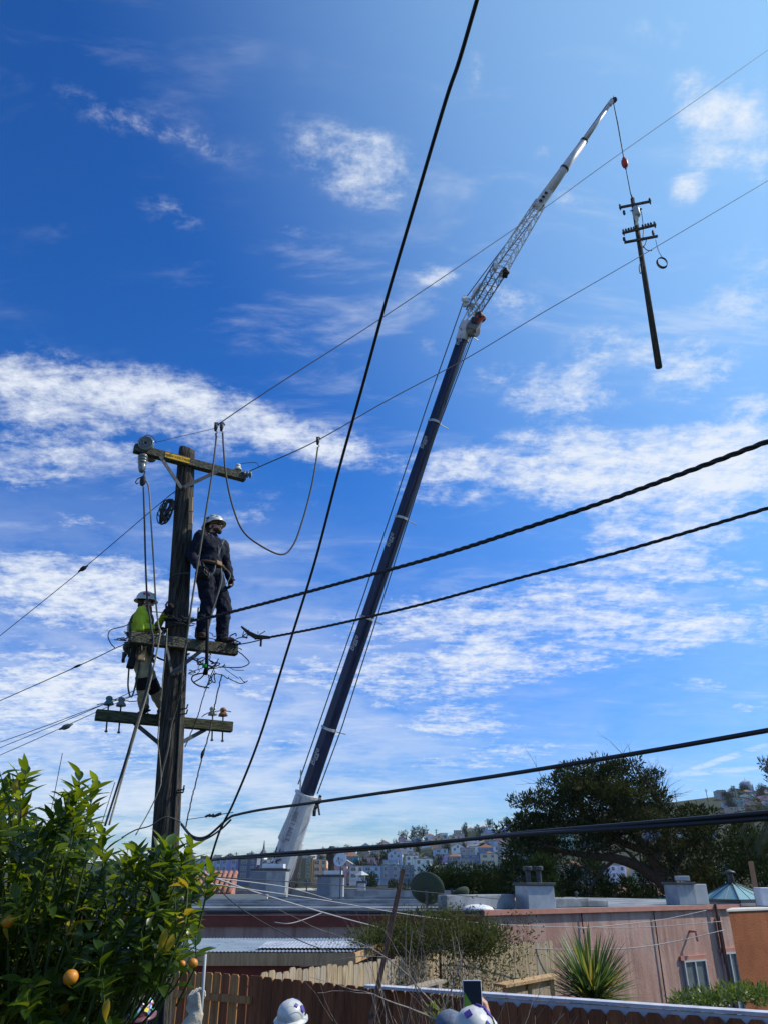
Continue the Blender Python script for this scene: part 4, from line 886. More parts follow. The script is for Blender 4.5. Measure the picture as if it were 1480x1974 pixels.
t = thing('citrus_tree', (cx0.x, 3.9, .35), 'leafy citrus tree with glossy leaves and ripe fruit filling the lower left', 'citrus tree')
cl = MB(); cl.loose = True; tw = MB(); nclu = 0
while nclu < 1150:
    px = rnd(-260, 415); py = rnd(1450, 2100)
    if not inside(px, py): continue
    edge = min(1, max(0, (px-200)/200)); Y = rnd(3.15+.25*edge, 4.9-.7*edge) if nclu < 850 else rnd(3.6, 4.5-.3*edge)
    p = at(px, py, Y); nclu += 1
    core = Vector((cx0.x-.1, 4.0, 2.2)); outw = (p-core).normalized(); ax = (outw*.6+Vector((rnd(-.5, .5), rnd(-.5, .5), rnd(.2, .9)))).normalized()
    base = p-ax*.16; tw.tube([base-ax*.1-outw*.12, base, p], [.006, .004, .002], 4)
    yl = rnd(0, 1); kind = 1 if yl < .035 else 2 if yl < .24 else 0
    for k in range(random.randint(6, 10)):
        a = k*2.4+rnd(-.3, .3); side = ax.orthogonal().normalized(); side = Matrix.Rotation(a, 3, ax) @ side; f_ = rnd(0, 1)
        d0 = (ax*rnd(.15, 1.0)+side*rnd(.6, 1)+Vector((0, 0, -.15))).normalized(); Lf = rnd(.060, .104)*(1.0 if kind != 2 else .9)
        mi = kind if (kind != 1 or rnd(0, 1) < .5) else 0
        cleaf(cl, base.lerp(p, f_), d0, (ax+Vector((0, 0, .4))).normalized(), Lf, Lf*rnd(.19, .25), mi, rnd(.15, .5), rnd(0, .4))
# upright shoots against the sky
for (px, py, Y, ln_) in ((40, 1530, 3.3, .20), (140, 1560, 3.3, .24), (165, 1540, 3.4, .18), (120, 1545, 3.3, .14), (345, 1640, 3.5, .13), (262, 1650, 3.4, .12), (200, 1630, 3.4, .16), (15, 1500, 3.4, .14), (80, 1600, 3.3, .14), (395, 1690, 3.6, .12), (238, 1655, 3.5, .12), (310, 1640, 3.5, .1)):
    p = at(px, py+48, Y); ax = Vector((rnd(-.25, .35), rnd(-.2, .2), 1)).normalized(); tw.tube([p-ax*.1, p, p+ax*ln_], [.005, .004, .002], 5)
    for k in range(13):
        side = Matrix.Rotation(k*2.4, 3, ax) @ ax.orthogonal().normalized(); f_ = k/13
        cleaf(cl, p+ax*ln_*f_, (ax*rnd(.5, 1.1)+side).normalized(), ax, rnd(.075, .11), rnd(.016, .021), 2 if rnd(0, 1) < .3 else 0, rnd(.2, .5), rnd(0, .3))
for (px, py, Y) in ((322, 1790, 3.3), (335, 1800, 3.3), (35, 1500, 3.3), (210, 1925, 3.2), (15, 1775, 3.3), (150, 1690, 3.4)):
    p = at(px, py, Y); cleaf(cl, p, Vector((rnd(-.3, .3), -.3, -1)).normalized(), Vector((rnd(-1, 1), -1, .2)).normalized(), rnd(.06, .085), .015, 1, .4, .4)
cl.build('crown', [M_leaf, M_leafy, M_leafn], t, smooth=True)
tr = MB(); gz = .3
tr.tube(spline([(cx0.x-.1, 3.9, gz-.2), (cx0.x-.05, 3.9, .9), (cx0.x, 4.0, 1.4)], 4), .07, 9)
for k in range(12):
    a = k*.52; e = Vector((cx0.x+math.cos(a)*rnd(.3, .6)-.25, 4.0+math.sin(a)*.5, rnd(2.0, 3.0))); tr.tube(spline([(cx0.x, 4.0, 1.2+.03*k), (cx0.x*.6+e.x*.4, 4.0*.6+e.y*.4, 1.8), e], 4), [.04, .038, .034, .03, .027, .024, .02, .016, .012], 6)
tr.build('trunk', M_bark, t, smooth=True); tw.build('twigs', mat('green_twig', (.05, .075, .02), rough=.7), t)
M_fruit = mat('orange_peel', (.50, .17, .008), (.60, .25, .015), 8, .45, bump=.12, bscale=300, spec=.5)
for (px, py, Y, r) in ((137, 1884, 3.2, .027), (373, 1857, 3.35, .018), (16, 1776, 3.25, .024), (352, 1858, 3.5, .013)):
    f = MB(); f.ell(at(px, py, Y), (r, r, r*.95), 24, 16); o = f.build('fruit', M_fruit, t, smooth=True)
    s2 = MB(); s2.tube([at(px, py, Y)+Vector((0, 0, r*.9)), at(px, py, Y)+Vector((.01, .01, r*1.7))], .0025, 5); s2.build('stalk', MATS['green_twig'], o)
random.seed(31)
# ------------------------------------------------------------------ the utility pole
YP = 9.5
PB = Vector((at(304, 1900, YP).x+.03, YP, -.3)); b_ = at(304, 1900, YP); t_ = at(361, 868, YP)
up = (t_-b_).normalized(); PB = b_-up*((b_.z+.3)/up.z); PT_ = t_; PL = (PT_-PB).length
def pole_at(py):    # point on the pole axis seen at that height of the picture
    lo, hi = 0, 1
    for _ in range(40):
        mi_ = (lo+hi)/2
        if proj(PB.lerp(PT_, mi_))[1] > py: lo = mi_
        else: hi = mi_
    return PB.lerp(PT_, lo)
def prad(p): return .178-.053*((p-PB).length/PL)
t = thing('utility_pole', PB, 'tall weathered wooden utility pole with three crossarms and two workers on it', 'utility pole'); POLE = t
m = MB(); k = 44; pts = [PB.lerp(PT_, i/(k-1)) for i in range(k)]
n = 22
for i, p in enumerate(pts):
    for j in range(n):
        a = 2*math.pi*j/n; r = prad(p)*(1+.035*noise.noise(Vector((math.cos(a)*2.2, math.sin(a)*2.2, p.z*.5)))+.03*noise.noise(Vector((math.cos(a)*6, math.sin(a)*6, p.z*1.2))))
        if i == k-1: r *= .93
        m.v.append(p+Vector((math.cos(a)*r, math.sin(a)*r, 0 if i < k-1 else .02*math.sin(a*2))))
for i in range(k-1):
    for j in range(n): m.f.append((i*n+j, i*n+(j+1) % n, (i+1)*n+(j+1) % n, (i+1)*n+j)); m.m.append(0)
m.f.append(tuple((k-1)*n+j for j in range(n))); m.m.append(0)
m.build('pole', M_pole, t, smooth=True)
# splits in the pole as thin raised slabs of torn wood + bolts
m = MB()
for (px, py, h) in ((368, 985, .22), (368, 1010, .18)): p = at(px, py, YP-.10); m.beam(p, p+up*h, .05, .02, (0, -1, 0))
m.build('torn_splinter', M_edge, t)
def arm(Apx, Bpx, Ya, Yb, mt, nm='crossarm', h=.125, w=.10):
    a = at(*Apx, Ya); b = at(*Bpx, Yb); m = MB(); m.beam(a, b, w, h, up); o = m.build(nm, mt, t, bevel=.008); return a, b, o
aT, bT, oT = arm((259, 864), (473, 921), 8.98, 9.86, M_arm)
aM, bM, oM = arm((250, 1229), (457, 1254), 8.98, 9.75, M_arm, h=.14, w=.11)
aL, bL, oL = arm((185, 1378), (448, 1402), 9.28, 10.1, M_armg, h=.13, w=.10)
def along(a, b, px):
    lo, hi = 0, 1
    for _ in range(40):
        q = (lo+hi)/2
        if proj(a.lerp(b, q))[0] < px: lo = q
        else: hi = q
    return a.lerp(b, lo)
def brace(p, q): m = MB(); m.beam(p, q, .012, .05, (0, 0, 1)); m.build('brace', M_steel, t)
for (ar, px, py, pyp, off) in (((aT, bT), 312, 893, 952, -1), ((aT, bT), 421, 915, 950, -1), ((aM, bM), 395, 1258, 1305, -1), ((aM, bM), 325, 1250, 1303, -1), ((aL, bL), 258, 1388, 1452, 1), ((aL, bL), 395, 1398, 1435, 1)):
    p = along(*ar, px)-up*.05; q = pole_at(pyp); q = q+Vector((0, off*(prad(q)+.015), 0)); p = p+Vector((0, -off*.0, 0)); brace(p+Vector((0, -.06 if off < 0 else .06, 0)), q)
for py in (894, 1243, 1392, 1306, 950):
    q = pole_at(py); m = MB(); m.lathe([(.028, 0), (.028, .02), (.014, .022), (.014, .05)], q+Vector((.02, -prad(q)-.0 if py != 1392 else -prad(q), 0)), (0, -1, 0), 8); m.build('bolt', M_steel, t)
# steps, clamps, ground rod conduit
for (px, py) in ((362, 1370), (353, 1380), (355, 1525), (345, 1530)):
    q = pole_at(py); m = MB(); sgn = 1; p0 = q+Vector((prad(q)*.75, -prad(q)*.6, 0)); m.tube([p0, p0+Vector((.10, -.05, 0)), p0+Vector((.11, -.055, .05))], .010, 6); m.build('step_peg', M_dark, t)
q = pole_at(1205); m = MB(); m.lathe([(prad(q)+.012, -.05), (prad(q)+.016, -.05), (prad(q)+.016, .05), (prad(q)+.012, .05)], q, up, 20, caps=False); m.build('band', M_dark, t)
m = MB(); a = pole_at(1700)+Vector((prad(pole_at(1700))*.8, -prad(pole_at(1700))*.75, 0)); b = pole_at(1300)+Vector((prad(pole_at(1300))*.85, -prad(pole_at(1300))*.7, 0)); a0 = pole_at(1974)+Vector((.12, -.14, 0)); m.tube([a0, a, b], .013, 6); m.build('ground_conduit', M_dark, t)
# HIGH VOLTAGE plate on the top arm
d = (bT-aT).normalized(); fr_ = d.cross(up).normalized(); fr_ = fr_ if fr_.y < 0 else -fr_; uz_ = fr_.cross(d)*-1; uz_ = d.cross(fr_); uz_ = uz_ if uz_.z > 0 else -uz_
pA_ = along(aT, bT, 317); pB_ = along(aT, bT, 364); c = (pA_+pB_)/2; w = (pB_-pA_).length
m = MB(); rmx = Matrix((d, -fr_, uz_)).transposed(); m.box(c+fr_*.0535, (w, .004, .085), rmx); sg = m.build('warning_plate', M_yell, t)
text('HIGH VOLTAGE', .054, sg, M_black, c+fr_*.0575, d, uz_, .0008, 'lettering')
# insulators
def insul(o, axis, prof, m_, label, nm='insulator', grp='insulators on the crossarms', pin=.0):
    t2 = thing(nm, Vector(o)-Vector((0, 0, .02)), label, 'insulator', grp)
    mm = MB(); mm.lathe(prof, o, axis, 20); mm.build('bell', m_, t2, smooth=True)
    if pin: mm = MB(); ax = Vector(axis).normalized(); mm.tube([Vector(o)-ax*pin, Vector(o)+ax*.02], .010, 7); mm.lathe([(.02, 0), (.02, .015)], Vector(o)-ax*pin*.98, ax, 6); mm.build('pin', M_dark, t2)
    return t2
BELL = [(.045, 0), (.062, .005), (.058, .03), (.040, .05), (.034, .065), (.044, .075), (.040, .10), (.022, .115), (.004, .12)]
for (px, m_, lb) in ((208, M_ins_b, 'teal glass insulator, outermost on left end of lowest crossarm'), (232, M_porc, 'grey insulator second from the left on lowest crossarm'), (410, M_ins_w, 'pale insulator on the right part of lowest crossarm'), (430, M_ins_r, 'brown-streaked insulator, outermost on right end of lowest crossarm')):
    p = along(aL, bL, px)+up*.13; insul(p, up, BELL, m_, lb, pin=.33)
DISC = [(.03, 0), (.075, .01), (.080, .025), (.05, .04), (.03, .05), (.03, .06), (.078, .07), (.082, .085), (.05, .1), (.03, .11), (.03, .12), (.075, .13), (.08, .145), (.05, .16), (.025, .18)]
p = along(aT, bT, 284)+up*.085; ax = Vector((.12, -.93, -.1)).normalized()
RING = [(.105, 0), (.112, .01), (.112, .05), (.098, .055), (.098, .03), (.085, .03), (.085, .05), (.072, .055), (.072, .035), (.060, .035), (.060, .055), (.046, .06), (.046, .04), (.034, .04), (.034, .06), (.02, .065), (.02, .04), (.001, .04)]
rt_ = insul(p+Vector((0, -.06, 0)), ax, [(.108, 0), (.112, .01), (.112, .05), (.10, .052), (.10, .035), (.01, .035)], M_porc, 'large ringed dead-end insulator facing out on left end of top crossarm')
for r_ in (.098, .076, .054, .032):
    mm = MB(); mm.lathe([(r_-.008, .034), (r_-.007, .056), (r_, .062), (r_+.003, .05), (r_+.003, .034)], p+Vector((0, -.06, 0)), ax, 24, caps=False); mm.build('ring', mat('pale_porcelain', (.42, .45, .45), rough=.25), rt_, smooth=True)
mm = MB(); mm.lathe([(.097, .036), (.001, .037)], p+Vector((0, -.06, 0)), ax, 24); mm.build('groove_disc', M_dark, rt_)  # dark disc behind the pale rings makes the grooves between them dark
t2 = insul(p+Vector((-.03, .22, .015)), ax*-1, DISC, M_porc, 'stacked disc insulator behind the ringed one on top crossarm')
p = at(275, 918, 9.05); insul(along(aT, bT, 277)-up*.06, -up+Vector((0, 0, 0)), [(.02, 0), (.05, .01), (.066, .03), (.066, .06), (.045, .065), (.066, .085), (.066, .10), (.045, .105), (.062, .125), (.062, .15), (.04, .16), (.055, .18), (.05, .24), (.04, .27), (.03, .29)], M_porc, 'grey ribbed insulator hanging under left end of top crossarm')
insul(along(aT, bT, 459)+up*.09, up, BELL, M_ins_w, 'small clear insulator upright near right end of top crossarm', pin=.08)
insul(along(aT, bT, 466)+up*.035+Vector((.03, -.02, 0)), (.9, .35, .12), [(q[0]*.75, q[1]*.75) for q in DISC], M_porc, 'grey disc insulator pulling right off the top crossarm end')
# pulley block with handlines under the left end
c = at(276, 927, 9.0); t2 = thing('pulley_block', c, 'dark steel pulley block hanging below the ribbed insulator', 'pulley')
m = MB(); m.ell(c, (.045, .03, .085), 12, 8); m.build('body', M_dark, t2, smooth=True)
m = MB(); m.tube([c+Vector((-.03, 0, .06)), c+Vector((-.08, 0, .03)), c+Vector((-.10, 0, -.02)), c+Vector((-.08, 0, -.05)), c+Vector((-.055, 0, -.03))], .008, 6); m.tube([c+Vector((0, 0, .08)), c+Vector((.01, 0, .15))], .01, 6); m.build('hook', M_dark, t2)
def extend(P, pts):
    if pts[-1][0] > 1480 or pts[-1][0] < 0: P = P+[P[-1]+(P[-1]-P[-2]).normalized()*k_ for k_ in (1, 2.5, 4.5, 7, 10, 13)]
    if pts[0][1] < 0: P = [P[0]+(P[0]-P[1]).normalized()*k_ for k_ in (12, 7, 4, 2.2, 1.1, .5)]+P
    return P
def line(name, pts, r, label, cat, m_=M_wire, grp=None, k=10, n=6, px=True, jit=0):
    P = [at(*p) if px else Vector(p) for p in pts]; P = spline(extend(P, pts) if px else P, k)
    if jit: P = [p+Vector((rnd(-jit, jit), rnd(-jit, jit), rnd(-jit, jit))) for p in P]
    m = MB()
    if isinstance(r, tuple): r = [r[0]+(r[1]-r[0])*i/(len(P)-1) for i in range(len(P))]
    m.tube(P, r, n); return tag(m.build(name, m_, smooth=True), label, cat, grp)
def twisted(name, pts, r, turns, label, strands=3, m_=M_cable, k=30, grp=None):
    P = spline(extend([at(*p) for p in pts], pts), k); m = MB(); L_ = 0; acc = [0]
    for a, b in zip(P, P[1:]): L_ += (b-a).length; acc.append(L_)
    for s_ in range(strands):
        q = []
        for i, p in enumerate(P):
            d = (P[min(i+1, len(P)-1)]-P[max(i-1, 0)]).normalized(); u = d.cross(Vector((0, 0, 1))).normalized(); v = d.cross(u); a = 2*math.pi*(acc[i]*turns+s_/strands); q.append(p+(u*math.cos(a)+v*math.sin(a))*r*.62)
        m.tube(q, r*.62, 6)
    return tag(m.build(name, m_, smooth=True), label, 'cable', grp)
# big cables
line('service_cable', [(922, -12, 2.02), (885, 115, 2.3), (858, 195, 2.5), (800, 390, 3.0), (741, 590, 3.6), (700, 740, 4.1), (655, 900, 4.8), (608, 1080, 5.6), (560, 1235, 6.2), (500, 1425, 7.0), (452, 1545, 7.6), (425, 1600, 7.9), (404, 1665, 8.2)], .0105, 'thick black cable sweeping from top centre down to the citrus tree', 'cable', M_cable, k=8, n=10)
line('service_cable', [(350, 1588, 9.35), (372, 1612, 9.0), (400, 1612, 8.6), (440, 1578, 8.2), (460, 1570, 8.0), (510, 1560, 7.6), (600, 1548, 6.9), (800, 1519, 5.7), (1000, 1489, 4.8), (1250, 1448, 4.1), (1490, 1406, 3.6)], (.012, .0125), 'smooth black cable running right from the pole just above the hill', 'cable', M_cable, k=8, n=10)
line('cable_loop', [(350, 1590, 9.3), (372, 1616, 8.95), (395, 1618, 8.6), (425, 1600, 8.2), (446, 1580, 8.1)], .010, 'short black cable sagging in a loop below the pole cable junction', 'cable', M_cable)
twisted('twin_cable', [(398, 1668, 8.3), (415, 1657, 7.9), (500, 1650, 7.1), (600, 1643, 6.3), (800, 1628, 5.1), (1000, 1608, 4.3), (1250, 1590, 3.6), (1490, 1571, 3.1)], .0165, .12, 'heavy flat twin black cable crossing low in front of the hillside', 2)
twisted('twisted_cable', [(362, 1198, 9.3), (395, 1192, 9.1), (430, 1184, 8.9), (560, 1150, 8.2), (700, 1112, 7.4), (850, 1070, 6.6), (1000, 1022, 5.9), (1150, 972, 5.4), (1300, 918, 4.9), (1495, 845, 4.4)], .017, 3.2, 'upper thick twisted black cable running right from the workers', 3)
twisted('twisted_cable', [(505, 1231, 8.9), (560, 1221, 8.5), (640, 1205, 8.0), (800, 1168, 7.2), (1000, 1114, 6.3), (1200, 1062, 5.6), (1495, 975, 4.9)], .0125, 3.6, 'lower twisted black cable running right from the frayed clamp', 3)
# frayed clamp end
m = MB(); m.tube([at(466, 1208, 9.2), at(480, 1220, 9.15), at(495, 1228, 9.05), at(520, 1229, 8.9)], [.012, .026, .034, .02], 8)
for k in range(7): a = at(rnd(470, 512), rnd(1215, 1232), 9.1); m.tube([a, a+Vector((rnd(-.08, .08), rnd(-.05, .05), rnd(-.09, .06)))], .006, 5)
m.tube([at(504, 1232, 9), at(503, 1246, 9.0)], .014, 6); tag(m.build('cable_clamp', M_dark), 'dark wedge clamp with frayed ends at the start of lower twisted cable', 'clamp')
line('guy_wire', [(505, 1233, 9.0), (480, 1239, 9.4), (450, 1244, 9.7)], .008, 'short wire from frayed clamp to the middle crossarm end', 'wire', M_wire)
# primary lines
line('power_line', [(300, 853, 8.85), (350, 841, 9.0), (415, 826, 9.2)], .004, 'thin line from the ringed insulator to the clamped rope heads', 'power line')
line('power_line', [(415, 826, 9.2), (430, 812, 9.25), (545, 735, 9.7), (760, 597, 10.6), (1040, 407, 12), (1200, 292, 12.8), (1500, 82, 14.5)], .009, 'upper thin power line crossing in front of the crane jib', 'power line')
line('power_line', [(482, 908, 9.9), (500, 900, 9.95), (612, 849, 10.3), (750, 770, 10.9), (900, 690, 11.6), (1050, 600, 12.2), (1240, 490, 13.1), (1500, 336, 14.6)], .009, 'lower thin power line passing the crane boom head and hanging pole', 'power line')
for i, pts in enumerate(([(275, 851, 8.9), (282, 839, 8.9), (292, 841, 8.9), (298, 846, 8.9), (302, 853, 8.88)], [(461, 897, 9.8), (470, 893, 9.85), (494, 892, 9.9), (499, 899, 9.95)])):
    line('jumper_wire', pts, .005, ('small bent jumper wire over the ringed insulator', 'small bent jumper wire at the right end of top crossarm')[i], 'wire', M_dark)
# left-going lines and splices
line('guy_wire', [(342, 944, 9.4), (300, 978, 9.5), (160, 1097, 9.9), (0, 1226, 10.4), (-60, 1272, 10.6)], .0055, 'guy wire slanting from the pole to the left edge', 'wire', M_wire)
line('guy_wire', [(342, 950, 9.4), (330, 953, 9.42), (310, 971, 9.47)], .005, 'short second strand of the guy wire at the pole', 'wire', M_wire)
line('power_line', [(262, 1225, 9.0), (238, 1243, 9.2), (222, 1250, 9.3), (160, 1280, 9.7), (0, 1351, 10.6), (-60, 1376, 11)], .0065, 'single line from the middle crossarm to the left edge', 'power line', M_wire)
line('jumper_wire', [(262, 1196, 9.3), (240, 1207, 9.3), (215, 1214, 9.3), (209, 1226, 9.3), (214, 1240, 9.3), (222, 1249, 9.3)], .0065, 'looped jumper joining the hi-vis worker side line', 'wire', M_dark)
for i, (p0, p1, p2) in enumerate((((300, 1312, 9.8), (205, 1356, 10.0), (-60, 1466, 11.2)), ((310, 1318, 9.8), (190, 1371, 10.0), (-60, 1482, 11.2)), ((330, 1322, 9.8), (210, 1355, 9.9), (-60, 1452, 11.2)))):
    line('power_line', [p0, p1, ((p1[0]+p2[0])/2, (p1[1]+p2[1])/2+1, 10.5), p2], .005, ('middle of three close lines leaving the lowest crossarm to the left', 'lowest of three close lines, with the splice, to the left', 'topmost of three close lines leaving the lowest crossarm')[i], 'power line', M_wire)
def splice(px, py, Y, ang, L_, r, label):
    c = at(px, py, Y); d = Vector((math.cos(R(ang)), 0, math.sin(R(ang)))); m = MB()
    m.tube([c-d*L_*1.6, c-d*L_, c-d*L_*.5, c, c+d*L_*.5, c+d*L_, c+d*L_*1.6], [r*.3, r*.5, r, r*1.05, r, r*.5, r*.3], 10); tag(m.build('splice', M_porc if 'grey' in label else M_dark, smooth=True), label, 'splice', 'splices on the lines')
splice(161, 1096, 9.9, 38, .05, .03, 'dark strain insulator on the slanting guy wire')
splice(128, 1401, 10.5, 22, .06, .036, 'grey strain insulator on the lowest close line at the left')
splice(150, 1284, 9.75, 25, .05, .016, 'slim dark sleeve on the single middle line at the left')
# pin line ties on the lowest arm
line('tie_wire', [(187, 1359, 9.4), (200, 1356, 9.4), (210, 1350, 9.38), (232, 1350, 9.45), (250, 1352, 9.5), (272, 1350, 9.6)], .006, 'twisted tie wire joining the two left insulators', 'wire', M_dark, jit=.006)
line('tie_wire', [(390, 1382, 9.9), (398, 1376, 9.9), (411, 1372, 9.9), (430, 1370, 10), (446, 1372, 10)], .006, 'twisted tie wire joining the two right insulators', 'wire', M_dark, jit=.006)
# rope heads clamped on the upper line
for (px, py, Y, lb) in ((417, 823, 9.2, 'left hot-line clamp holding the rope on the upper line'), (428, 823, 9.22, 'right hot-line clamp holding the rope on the upper line'), (613, 850, 10.3, 'hot-line clamp holding the sagging rope end on the lower line')):
    c = at(px, py, Y); m = MB(); m.tube([c+Vector((-.01, 0, .06)), c, c-Vector((0, 0, .07))], [.018, .03, .018], 8); m.tube([c+Vector((-.03, 0, .07)), c+Vector((.02, 0, .07)), c+Vector((.04, 0, .03))], .011, 6); m.tube([c+Vector((.0, 0, -.06)), c+Vector((.03, 0, -.10)), c+Vector((.015, 0, -.12))], .007, 5)
    tag(m.build('line_clamp', M_dark, smooth=True), lb, 'clamp', 'clamps on the power lines')
line('jumper_cable', [(430, 835, 9.22), (432, 870, 9.25), (437, 920, 9.3), (449, 975, 9.4), (468, 1022, 9.5), (500, 1050, 9.65), (543, 1069, 9.85), (566, 1050, 9.95), (583, 1005, 10.05), (598, 950, 10.15), (607, 905, 10.2), (613, 862, 10.3)], .013, 'rubber jumper cable sagging between the two thin power lines', 'cable', mat('jumper_rubber', (.10, .095, .075), (.07, .065, .05), 20, .6))
line('jumper_cable', [(417, 835, 9.2), (417, 850, 9.2), (410, 910, 9.1), (398, 985, 9.02), (388, 1050, 8.96), (375, 1130, 8.9), (367, 1185, 8.85), (360, 1235, 8.85), (354, 1275, 8.85), (350, 1320, 8.9), (340, 1365, 9.2), (330, 1400, 9.25), (325, 1440, 9.25), (315, 1480, 9.25), (311, 1500, 9.25)], .013, 'rubber jumper cable dropping in front of the navy-clad worker and pole', 'cable', MATS['jumper_rubber'])
# hand lines
line('hand_line', [(277, 938, 8.98), (279, 1000, 8.95), (281, 1080, 8.9), (284, 1150, 8.85), (287, 1172, 8.82), (292, 1210, 8.78), (296, 1235, 8.75), (290, 1290, 8.72), (280, 1340, 8.68), (262, 1400, 8.62), (240, 1475, 8.5), (203, 1592, 8.3)], .012, 'left hand line hanging from pulley block down past the hi-vis worker', 'rope', M_roped)
line('hand_line', [(282, 926, 9.0), (288, 945, 9.0), (292, 1010, 8.95), (297, 1090, 8.9), (301, 1160, 8.85), (306, 1205, 8.8), (309, 1222, 8.78), (299, 1275, 8.72), (286, 1330, 8.68), (268, 1392, 8.6), (245, 1470, 8.5), (211, 1590, 8.3)], .011, 'right hand line hanging from pulley block down into the citrus tree', 'rope', M_rope)
line('hand_line', [(323, 1212, 8.85), (320, 1260, 8.85), (315, 1300, 8.9), (312, 1340, 8.95), (307, 1395, 9.05), (305, 1430, 9.1), (309, 1465, 9.15), (311, 1500, 9.2), (308, 1520, 9.2), (290, 1560, 9.2), (262, 1610, 9.1)], .007, 'thin rope from middle crossarm hugging left side of the pole', 'rope', M_rope)
line('hand_line', [(422, 1270, 9.6), (400, 1320, 9.7), (385, 1370, 9.75), (372, 1405, 9.8), (357, 1440, 9.85)], .0075, 'short rope slanting behind the pole above lowest crossarm', 'rope', M_roped, jit=.004)
line('chain_line', [(428, 1300, 9.6), (420, 1335, 9.6), (412, 1375, 9.65), (405, 1410, 9.6), (392, 1455, 9.6), (380, 1500, 9.6), (368, 1550, 9.55), (358, 1595, 9.5)], .008, 'knotted dark rope dropping right of the pole to its foot', 'rope', M_roped, jit=.006)
splice(391, 1452, 9.6, 75, .04, .018, 'small dark coupler on the knotted rope right of pole')
line('pigtail_wire', [(350, 1585, 9.3), (320, 1575, 9.2), (290, 1592, 9.1), (262, 1600, 9.0), (235, 1615, 8.9)], .007, 'black service wire from pole foot into the citrus top', 'wire', M_cable)
line('pigtail_wire', [(360, 1580, 9.3), (395, 1575, 9.0), (425, 1570, 8.6), (450, 1566, 8.1)], .004, 'thin messenger wire with small connectors right of pole foot', 'wire', M_wire)
m = MB()
for k in range(9): p = at(398+k*3.4, 1574-k*.4+rnd(-2, 2), 8.9-.03*k); m.ell(p, (.018, .014, rnd(.012, .022)), 7, 5)
tag(m.build('connector_cluster', M_dark), 'row of small dark connectors on the thin messenger wire', 'connectors')
# coil of rope hung on the pole side
c = at(328, 985, 9.42); m = MB()
for k in range(16):
    rx = rnd(.025, .075); rz = rnd(.10, .20); ox = rnd(-.05, .03); P = []
    for q in range(11): th = math.pi*(.5+q/10*2*.97); P.append(c+Vector((ox+math.cos(th)*rx-.05*(1-math.sin(th))*.8, -.02+rnd(-.04, .04), math.sin(th)*rz-rz+.17)))
    m.tube(spline(P, 3), .008, 5)
tag(m.build('rope_coil', M_roped, smooth=True), 'bundle of dark looped line hung on left side of the pole', 'rope')
line('pole_sling', [(332, 1130, 9.38), (328, 1118, 9.3), (334, 1110, 9.22), (350, 1106, 9.2), (366, 1105, 9.25)], .012, 'dark sling strapped round the pole at the navy-clad worker hip', 'strap', M_roped)
# tangles of conductors around the middle arm
def tangle(cx, cy, Y, wx, wy, n_, r, label, seed, L_=5):
    random.seed(seed); m = MB()
    for k in range(n_):
        p = at(cx+rnd(-wx, wx), cy+rnd(-wy, wy), Y+rnd(-.12, .12)); P = [p]
        for q in range(L_): P.append(P[-1]+Vector((rnd(-1, 1)*.09*wx/18, rnd(-.05, .05), rnd(-1, .75)*.09*wy/18)))
        m.tube(spline(P, 5), r*rnd(.7, 1.2), 5)
    return tag(m.build('wire_tangle', M_dark, smooth=True), label, 'wires', 'tangles of loose conductors')
tangle(402, 1276, 9.5, 26, 14, 10, .006, 'mess of looped wires hanging under right half of middle crossarm', 3)
tangle(428, 1292, 9.6, 18, 18, 7, .007, 'second clump of drooping wires at lower right of middle crossarm', 4)
tangle(440, 1236, 9.6, 20, 10, 12, .007, 'clump of clamps and wires heaped on right end of middle crossarm', 5)
tangle(350, 1196, 9.15, 30, 6, 7, .007, 'black wires wrapped across the pole above middle crossarm', 6)
tangle(300, 1215, 8.98, 24, 9, 5, .006, 'wires bunched before the hi-vis worker at middle crossarm', 8)
line('drooping_wire', [(452, 1243, 9.7), (460, 1256, 9.7), (468, 1262, 9.7), (481, 1277, 9.7), (470, 1285, 9.7), (455, 1287, 9.7), (428, 1286, 9.65)], .007, 'wire with a coupler drooping off right end of middle crossarm', 'wire', M_dark)
line('drooping_wire', [(398, 1296, 9.5), (374, 1302, 9.5), (371, 1312, 9.5), (384, 1322, 9.5), (404, 1326, 9.5)], .009, 'hooked black wire end right of the pole below middle crossarm', 'wire', M_dark)
for (x1, y1, x2, y2, lb, r) in ((318, 1194, 374, 1194, 'black rubber line cover lying across the pole', .028), (348, 1190, 366, 1202, 'short dark bracket strapped to pole front', .03)):
    m = MB(); m.tube([at(x1, y1, 9.25), at(x2, y2, 9.25)], r, 10); tag(m.build('line_cover', M_black, smooth=True), lb, 'cover')
c = at(396, 1296, 9.55); m = MB(); m.tube([at(401, 1190, 9.1), at(400, 1230, 9.12), at(399, 1285, 9.2), at(396, 1300, 9.25)], [.016, .022, .024, .035], 8); tag(m.build('hot_stick', M_black, smooth=True), 'thick black tool hanging at the navy-clad worker feet', 'tool')
m = MB(); c = at(395, 1284, 9.18); m.box(c, (.05, .05, .04)); tag(m.build('green_tag', mat('green_plastic', (.02, .30, .05), rough=.5), bevel=.006), 'small green tag on the hanging black tool', 'tag')
